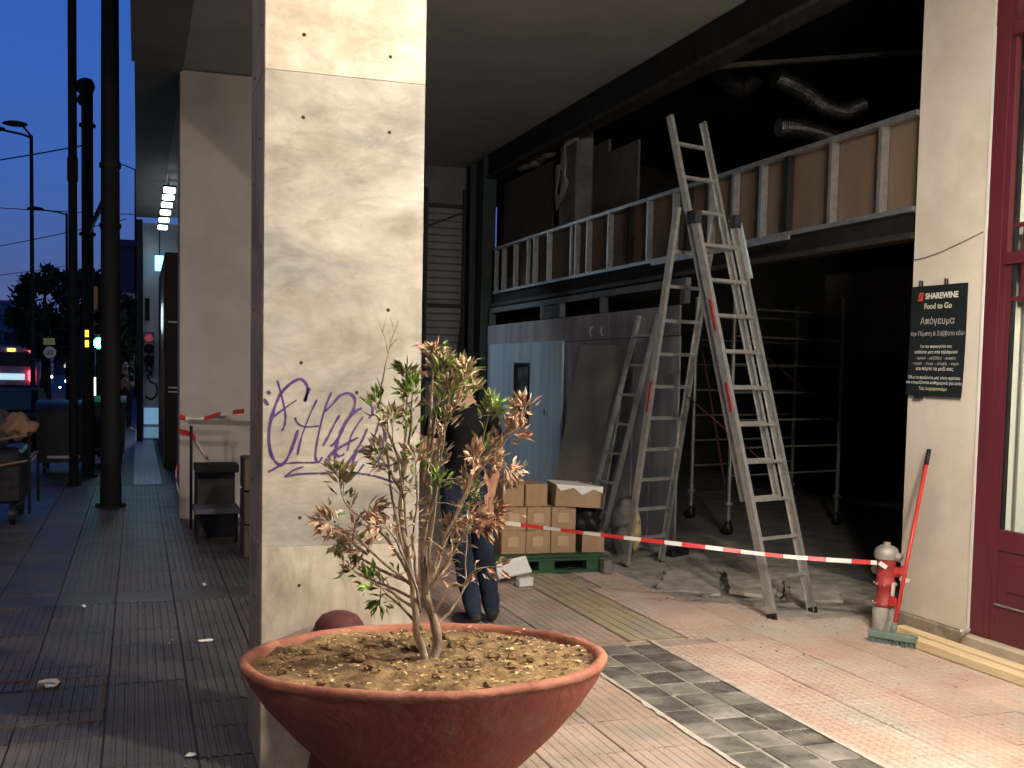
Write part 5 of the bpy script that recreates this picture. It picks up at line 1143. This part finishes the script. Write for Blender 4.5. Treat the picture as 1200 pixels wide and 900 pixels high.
o = MB().lathe([(.001, .012), (.15, .012), (.16, 0)], n=24).build('sign_plate', mat('sign face', (.4, .4, .4), None), ss); o.location = (0, -.04, 1.98); o.rotation_euler = (pi/2, 0, 0)
text('30', .16, (0, -.056, 1.925), M_black, ss, (pi/2, 0, 0)); MB().tube([(0, 0, -.15), (0, 0, 2.6)], .03, 8).build('post', M_pole, ss)
MB().box((-.16, -.05, 2.18), (.13, -.03, 2.36)).build('sub_plate', mat('lime plate', (.4, .45, .1), None), ss)

# ------------------------------------------------------------------ bins, cart, car, bus
def bin_(x, y, w, d, h, m, label):
    t = thing('waste_bin', label, 'bin', (x, y, 0), 0, 'street waste bins')
    b = MB(); z0, z1 = .17, h*.86; k = .90
    lo = [(-w/2*k, -d/2*k, z0), (w/2*k, -d/2*k, z0), (w/2*k, d/2*k, z0), (-w/2*k, d/2*k, z0)]; hi = [(-w/2, -d/2, z1), (w/2, -d/2, z1), (w/2, d/2, z1), (-w/2, d/2, z1)]
    b.quad(lo[::-1]); b.quad(hi)
    for q in range(4): b.quad([lo[q], lo[(q+1) % 4], hi[(q+1) % 4], hi[q]])
    b.build('tub', m, t, bevel=.02)
    l = MB()
    n = 8
    for q in range(n):
        a0, a1 = pi*q/n, pi*(q+1)/n; f = lambda a: (-d/2*1.03*cos(a), h*.865+(h*.14)*sin(a))
        (y0, z0_), (y1, z1_) = f(a0), f(a1); l.quad([(-w/2*1.02, y0, z0_), (w/2*1.02, y0, z0_), (w/2*1.02, y1, z1_), (-w/2*1.02, y1, z1_)])
    for s in (-1, 1): l.quad([(s*w/2*1.02, -d/2*1.03*cos(pi*q/n), h*.865+h*.14*sin(pi*q/n)) for q in range(n+1)])
    l.build('lid', m, t)
    for sx_ in (-1, 1):
        for sy_ in (-1, 1): MB().tube([(sx_*w*.36-.02, sy_*d*.34, .08), (sx_*w*.36+.02, sy_*d*.34, .08)], .08, 12).build('wheel', M_plasticb, t)
    for s in (-1, 1): MB().tube([(s*w/2, -.1, h*.7), (s*(w/2+.05), 0, h*.7), (s*w/2, .1, h*.7)], .018, 6).build('handle', m, t)
    MB().bar((-w*.3, -d/2*.93-.02, .26), (w*.3, -d/2*.93-.02, .26), .02, .04).build('kick_bar', M_aluo, t)
bin_(-1.09, 17.7, .78, 1.0, 1.12, mat('bin black', (.006, .009, .009), (.012, .016, .015), 5, .5), 'large black wheeled bin on the left pavement')
bin_(-.50, 19.2, .62, .9, 1.15, mat('bin green', (.008, .03, .024), (.014, .045, .035), 5, .5), 'dark green wheeled bin partly behind the thick pole')
ct = thing('hand_cart', 'dark loaded hand cart with metal rails at the left edge', 'cart', (-1.58, 12.3, 0))
MB().box((-.5, -.45, .22), (.42, .5, .78), bev=.03).build('load', M_plasticb, ct)
for x, y in ((.5, -.5), (.5, .52), (-.55, -.5)): MB().tube([(x, y, .12), (x, y, .98)], .016, 8).build('post', M_pole, ct)
for z in (.97, .70): MB().tube([(-.55, -.5, z-.22), (.5, -.5, z-.02), (.5, .52, z)], .014, 8).build('rail', mat('dull rail', (.10, .07, .05), (.16, .11, .08), 9, .5), ct)
MB().tube([(.30, -.4, .11), (.36, -.4, .11)], .11, 14).build('wheel', M_plasticb, ct); MB().tube([(.30, .4, .11), (.36, .4, .11)], .11, 14).build('wheel', M_plasticb, ct)
b = MB(); b.blob((-.05, 0, .95), (.42, .38, .22), 7, .5, 3); b.build('cloth_bundle', mat('grey cloth', (.03, .033, .04), (.07, .07, .078), 9, .9, bump=.8), ct, True)
b = MB(); b.blob((.36, -.1, 1.0), (.16, .2, .14), 12, .6, 3); b.build('cloth_bundle', mat('tan cloth', (.20, .115, .075), (.27, .165, .11), 9, .9, bump=.8), ct, True)
bu = thing('city_bus', 'white bus seen from behind with red tail lights in the road', 'bus', (-6.95, 66, -.15))
W = 1.5; M_bw = mat('bus white', (.42, .42, .44), (.5, .5, .52), 2, .35)
bub = MB().box((-W, 0, .35), (W, 11, 2.78), bev=.12).build('body', M_bw, bu); MB().box((-W*.86, -.02, 1.62), (W*.86, .02, 2.45), bev=.01).build('rear_window', mat('bus dark band', (.02, .018, .02), None, rough=.2), bub)
for s in (-1, 1):
    for z, r in ((2.55, .11), (1.25, .13), (.95, .13)): MB().blob((s*W*.70, -.06, z), (r*1.35, .08, r*1.35), 1, 0, 2).build('tail_light', emis('tail red', (1, .04, .05), 10), bub, True)
    MB().tube([(s*W*.7-.14, .6, .45), (s*W*.7+.14, .6, .45)], .45, 16).build('wheel', M_plasticb, bu)
MB().box((-.2, -.04, 2.50), (.2, -.021, 2.66)).build('indicator', emis('amber lamp', (1, .65, .05), 6), bub); MB().box((-.8, -.04, .85), (.7, -.021, 1.2)).build('advert_panel', emis('lit panel', (.5, .75, .85), 1.0), bub)
MB().box((-.3, -.05, .62), (.3, -.021, .78)).build('number_plate', mat('yellow plate', (.7, .55, .1), None), bu); MB().box((-W*.95, -.06, .38), (W*.95, .0, .55), bev=.02).build('bumper', M_plasticb, bu)
ca = thing('parked_car', 'low dark parked car with pale glass behind the black bin', 'car', (-2.75, 24.0, -.15))
prof_c = [(-2.05, .30), (-2.1, .62), (-1.85, .80), (-1.2, .86), (-.55, 1.28), (.6, 1.31), (1.3, .95), (2.0, .82), (2.1, .55), (2.05, .30)]
b = MB(); n = len(prof_c); ws = [.78 if z > 1.0 else .86 for _, z in prof_c]
Lf = [(-ws[k], y, z) for k, (y, z) in enumerate(prof_c)]; Rt = [(ws[k], y, z) for k, (y, z) in enumerate(prof_c)]
for k in range(n-1): b.quad([Lf[k], Rt[k], Rt[k+1], Lf[k+1]])
b.quad(Lf[::-1]); b.quad(Rt); b.build('body', mat('car paint dark', (.006, .007, .008), None, rough=.6, spec=.05), ca, bevel=.03)
for y0_, z0_, y1_, z1_ in ((-1.16, .89, -.58, 1.27), (1.26, .98, .63, 1.30)):
    s = -.012 if y0_ < 0 else .012; MB().quad([(-.70, y0_+s, z0_+.01), (.70, y0_+s, z0_+.01), (.66, y1_+s, z1_+.008), (-.66, y1_+s, z1_+.008)]).build('windscreen', mat('car glass', (.03, .06, .06), None, rough=.2, spec=.2), ca)
for s in (-1, 1):
    for y in (-1.3, 1.3): MB().tube([(s*.84-.09, y, .30), (s*.84+.02, y, .30)], .30, 18).build('wheel', M_plasticb, ca)
    MB().box((s*.62-.13, -2.1, .60), (s*.62+.13, -2.02, .72)).build('tail_light', mat('unlit red lens', (.25, .01, .01), None, rough=.2), ca)

# ------------------------------------------------------------------ things round the second column
bn = thing('low_bench', 'small dark bench among the clutter before the plaster column', 'bench', (.53, 10.45, 0))
MB().box((.03, .2, .0), (.40, .24, .655), bev=.006).build('shade_panel', mat('clutter shade', (.03, .03, .034), (.055, .055, .06), 6, .8), bn)  # added dark sheet standing in for the shade among the clutter
MB().box((0, 0, .66), (.42, .30, .74), bev=.006).build('backrest', M_black, bn); MB().box((-.01, -.2, .28), (.42, .25, .33), bev=.006).build('seat', mat('pale board', (.10, .10, .115), (.15, .15, .17), 5, .7), bn)
for x in (.02, .38):
    for y in (-.15, .22): MB().bar((x, y, 0), (x, y, .278 if y < 0 else .658), .03, .03).build('leg', M_black, bn)
cn = thing('stacked_crates', 'tall brown crates beside the marble column on the pavement side', 'crate', (.90, 9.4, 0))
for k in range(3): MB().box((0, 0, .30*k), (.30, .4, .30*k+.285), bev=.008).build('crate', mat('crate brown', (.07, .052, .035), (.11, .085, .055), 5, .8), cn)
bt_ = thing('wooden_barrier', 'thin grey rail board crossing the plaster column', 'barrier', (.45, 11.2, 0))
MB().bar((.05, 0, 1.12), (.75, 0, 1.10), .02, .05).build('rail_board', mat('dull board', (.12, .11, .10), (.18, .165, .15), 5, .8), bt_)
for x in (.08, .7): MB().bar((x, .02, 0), (x, .02, 1.08), .03, .03).build('post', M_black, bt_)

# ------------------------------------------------------------------ far side of the arcade walk
dp_ = thing('dark_shopfront', 'dark brown panelled shop front block beyond the plaster column', 'shop front', (.43, 18.0, 0))
MB().box((0, 0, .08), (.9, 5.5, 3.55), bev=.01).build('panel', mat('dark brown panel', (.008, .005, .004), (.014, .008, .007), 4, .5, spec=.2), dp_); MB().box((-.02, -.02, 0), (.92, 5.52, .078)).build('plinth', M_black, dp_)
for z in (1.25, 1.32, 2.4): MB().box((.05, -.014, z), (.85, -.001, z+.025)).build('trim', M_aluo, dp_)
MB().tube([(-.012, -.01, .1), (-.012, -.01, 3.5)], .012, 6).build('edge_strip', mat('bronze strip', (.25, .13, .06), None, rough=.35, metal=.6), dp_)
pw = thing('pale_wall', 'pale end wall with dark graffiti squiggle lit by cold light', 'wall', (.12, 25.0, 0))
MB().box((0, 0, 0), (1.2, .3, 4.9), bev=.006).build('wall', M_pallw, pw)
sq = MB(); Q = catmull([(.22, -.012, 1.62), (.12, -.012, 1.72), (.09, -.012, 1.58), (.17, -.012, 1.52), (.10, -.012, 1.44), (.16, -.012, 1.32), (.28, -.012, 1.25), (.30, -.012, 1.05), (.18, -.012, .92), (.05, -.012, .98)], 6)
sq.tube(Q, .022, 6).build('graffiti', M_black, pw)
MB().box((.02, -.02, .35), (.34, -.002, .72)).build('poster', emis('blue lit poster', (.25, .5, .75), .5), pw); MB().box((.02, -.02, .04), (.34, -.002, .28)).build('poster', emis('blue lit poster low', (.2, .42, .6), .4), pw)
lpst = thing('corner_post', 'black corner post left of the pale end wall', 'post', (-.02, 24.3, 0)); MB().box((0, 0, 0), (.13, .2, 4.88), bev=.01).build('shaft', M_black, lpst)
M_led = emis('cold tube light', (.85, .95, 1), 14)
for k, y in enumerate((18.4, 19.2, 20.1, 21.1, 22.2, 23.4)):
    t = thing('ceiling_tube', ('nearest', 'second', 'third', 'fourth', 'fifth', 'farthest')[k]+' cold white tube light in the row under the soffit', 'light', (.50, y, 4.66), 0, 'row of ceiling tubes')
    MB().box((-.10, -.05, .0), (.12, .05, .03)).build('housing', M_pole, t); MB().box((-.085, -.045, -.085), (.105, .045, -.002), bev=.015).build('tube', M_led, t); MB().tube([(0, 0, .03), (0, 0, .22)], .01, 5).build('hanger', M_aluo, t)
bs = thing('shop_sign', 'small glowing light blue sign hanging below the ceiling tubes', 'sign', (.47, 24.6, 4.02)); MB().box((-.10, -.03, -.22), (.10, .03, .12), bev=.01).build('sign_face', emis('blue sign', (.25, .65, .95), 3.0), bs); MB().tube([(0, 0, .12), (0, 0, .8)], .012, 5).build('hanger', M_black, bs)
st_ = thing('wall_panel', 'pale blank wall panel with dark sign bracket before the end wall', 'panel', (.16, 24.85, 2.7)); MB().box((0, 0, 0), (.10, .06, .5)).build('bracket', M_black, st_)
# added cold spot brightening the site door, then cold glow on the far pavement
fld = thing('fill_spot', 'added cold floodlight under the soffit behind the plaster column', 'lamp', (.9, 17.2, 4.55))
MB().box((-.12, -.06, -.08), (.12, .06, .08), bev=.015).build('housing', M_black, fld); MB().tube([(0, 0, .08), (0, 0, .35)], .015, 6).build('bracket', M_black, fld)
fl_ = bpy.data.lights.new('fill_spot_lamp', 'SPOT'); fl_.energy = 330; fl_.color = (.70, .88, 1.0); fl_.spot_size = radians(30); fl_.spot_blend = .8; fl_.shadow_soft_size = .1
q = bpy.data.objects.new('fill_spot_lamp', fl_); COL.objects.link(q); q.parent = fld; q.location = (.1, -.12, -.1)
q.rotation_euler = (Vector((4.95, 13.7, 1.7))-Vector((1.0, 17.08, 4.45))).to_track_quat('-Z', 'Y').to_euler()
for loc, en in (((.35, 21.0, 2.6), 45), ((.4, 29, 3.5), 120)):
    l1 = bpy.data.lights.new('tube_glow', 'POINT'); l1.energy = en; l1.color = (.62, .86, 1.0); l1.shadow_soft_size = .3; q = bpy.data.objects.new('tube_glow', l1); COL.objects.link(q); q.location = loc

# ------------------------------------------------------------------ buildings and trees in the distance
def building(x, y, w, d, h, m, label, rows, colsn, lit, seed, name='apartment_building', face='y', ww=1.2, wh=1.4):
    t = thing(name, label, 'building', (x, y, -.15)); MB().box((0, 0, 0), (w, d, h)).build('wall', m, t); rr = random.Random(seed)
    MB().box((-.2, -.2, h), (w+.2, d+.2, h+.35)).build('parapet', m, t)
    if rows:
        wm = MB().box((0, 0, 0), (ww, .06, wh)); wd = wm.mesh('window', mat('dark window', (.02, .025, .035), None, rough=.15)); wl_ = wm.mesh('window', emis('lit window', (1, .85, .6), .8)); wc = wm.mesh('window', emis('cold lit window', (.85, .95, 1), 1.0))
        for i in range(rows):
            for j in range(colsn):
                v = rr.random(); me = wl_ if v < lit*.6 else wc if v < lit else wd
                px_ = (j+.5)/colsn
                if face == 'y': inst('window', me, t, (px_*w-ww/2, -.05, 1.2+i*3.1))
                else:
                    o = inst('window', me, t, (w+.05, px_*d-ww/2, 1.2+i*3.1), pi/2)
    return t
M_bl = mat('far wall', (.14, .14, .17), (.18, .18, .21), .3, .9); M_bl2 = mat('far wall dark', (.06, .06, .07), (.09, .09, .10), .3, .9)
building(-22, 150, 8.6, 12, 9.6, M_bl, 'distant flat roofed block with lit windows at the left edge', 3, 5, .3, 2)
building(-12.6, 172, 6, 12, 7.0, M_bl2, 'low distant block right of the flat roofed one', 2, 4, .2, 4, ww=.7, wh=.8)
building(-1.2, 60, 3.0, 12, 8.2, M_bl2, 'grey block far behind the thick pole', 2, 2, .0, 5)
building(-4, 190, 14, 12, 14, M_bl2, 'dark distant block behind the trees', 4, 6, .2, 6)
for k, (y, h, lb_) in enumerate(((-32, 19, 'tall opposite block behind the photographer'), (-6, 22, 'opposite street block left of the photographer'), (20, 20, 'opposite street block further along'), (46, 23, 'opposite street block beyond the crossing'), (74, 18, 'last opposite street block before the open sky'))):
    building(-30, y, 13.5, 25, h, M_bl2 if k % 2 else M_bl, lb_, 5, 7, .15, 20+k, face='x')
M_nbark = mat('night bark', (.03, .025, .02), (.05, .04, .03), 5, .9)
def tree(x, y, h, r, seed, label, n=700):
    t = thing('street_tree', label, 'tree', (x, y, -.15), 0, 'street trees'); rr = random.Random(seed)
    MB().tube([(0, 0, 0), (.1, 0, h*.3), (0, .1, h*.6), (.1, 0, h*.9)], [.22, .17, .12, .03], 8).build('trunk', M_nbark, t, True)
    lm = MB()
    for k in range(7):
        a = rr.uniform(0, 6.28); z = h*rr.uniform(.35, .7); lm.tube([(0, 0, z), (cos(a)*r*.4, sin(a)*r*.4, z+h*.12), (cos(a)*r*.75, sin(a)*r*.75, z+h*.2)], [.08, .05, .02], 5)
    lm.build('limbs', M_nbark, t)
    b = MB(); cl_ = [(rr.uniform(-.7, .7)*r, rr.uniform(-.7, .7)*r, h*rr.uniform(.42, .95), rr.uniform(.25, .5)*r) for _ in range(16)]
    for k in range(n):
        cx_, cy_, cz_, cr_ = rr.choice(cl_); d = Vector((rr.gauss(0, 1), rr.gauss(0, 1), rr.gauss(0, 1))).normalized()*cr_*rr.random()**.4
        c = Vector((cx_, cy_, cz_))+d; a = Vector((rr.gauss(0, 1), rr.gauss(0, 1), rr.gauss(0, 1))).normalized(); e_ = a.cross(Vector((.3, .2, 1))).normalized(); s = rr.uniform(.12, .3)
        b.quad([c-a*s, c+e_*s*.5, c+a*s, c-e_*s*.5])
    b.build('crown', mat('night foliage', (.02, .035, .015), (.04, .06, .025), 3, .7), t)['kind'] = 'stuff'
tree(-3.5, 44, 5.4, 1.3, 1, 'dark street tree behind the slim black pole', 1500)
tree(-2.9, 56, 6.6, 1.7, 2, 'dark street tree left of the capped pole', 1500)
tree(-1.1, 48, 5.2, 1.5, 3, 'small dark street tree between the black poles', 1100)
tree(-.65, 34, 3.6, .55, 4, 'narrow dark tree behind the thick pole', 700)
tree(-12.0, 130, 7.5, 3.5, 5, 'far dark tree near the distant blocks', 900)
for k, (x, y, z, c, s_) in enumerate(((-9.2, 92, 2.3, 'w', .10), (-6.6, 80, 1.9, 'w', .07), (-3.6, 60, .75, 'c', .10), (-3.2, 60, .6, 'w', .06), (-5.1, 70, .85, 'w', .09), (-4.6, 70, .2, 'w', .06), (-5.9, 75, 1.55, 'w', .06), (-2.7, 52, .9, 'c', .05))):
    t = thing('far_light', ('white point of light above the bus roof', 'small white light right of the bus', 'cold white headlight pair beyond the bins, brighter one', 'cold white headlight beyond the bins, fainter one', 'white light low beside the bus', 'dim low light beside the bus bumper', 'tiny light above the speed sign', 'tiny cold light right of the headlights')[k], 'light', (x, y, z), 0, 'far street lights')
    MB().blob((0, 0, 0), (s_, s_*.5, s_), k, 0, 2).build('bulb', emis('far white', (1, .93, .8), 12) if c == 'w' else emis('far cold', (.8, .9, 1), 12), t, True); MB().tube([(0, s_*.5, 0), (0, s_*.5+.08, 0)], s_*.8, 8).build('housing', M_black, t)
nb = thing('neon_strip', 'vertical white light strip between the black poles', 'light', (-1.22, 33.0, .35)); MB().box((-.045, 0, 0), (.045, .05, .95)).build('tube', emis('neon white', (.85, .92, 1), 5), nb); MB().box((-.07, .051, -.15), (.07, .12, 1.1)).build('housing', M_black, nb); MB().tube([(0, .085, -.5), (0, .085, -.1)], .02, 6).build('post', M_black, nb)

# ------------------------------------------------------------------ litter on the pavement
lit = MB()
lt = thing('paper_scrap', 'crumpled white paper lying in the sunken inspection cover', 'litter', (-.44, 5.86, -.008)); b = MB(); b.blob((0, 0, .02), (.055, .03, .022), 3, .8, 2); b.build('paper', M_paper, lt)
for x, y, l_, lb_ in ((.395, 6.57, .05, 'small white paper scrap on the pavement left of the marble column'), (.49, 8.28, .05, 'white scrap on the smooth pavement band near the plaster column'), (-.36, 7.72, .04, 'pale scrap at the left on the smooth pavement band'), (.22, 4.62, .025, 'tiny white scrap in the column shadow')):
    t = thing('paper_scrap', lb_, 'litter', (x, y, .004), random.uniform(0, 3)); b = MB(); b.blob((0, 0, .006), (l_, .014, .008), x*9, .7, 2); b.build('paper', M_paper, t)
bt2 = MB()
for k in range(60):
    x = random.uniform(-1.5, .45); y = random.uniform(3.6, 9); r = random.uniform(.003, .009); bt2.blob((x, y, r*.4+.002), (r, r*.7, r*.5), k, .6, 1)
o = bt2.build('grit', M_cem); o['kind'] = 'stuff'; tag(o, 'grit and crumbs scattered over the grey pavement', 'grit')
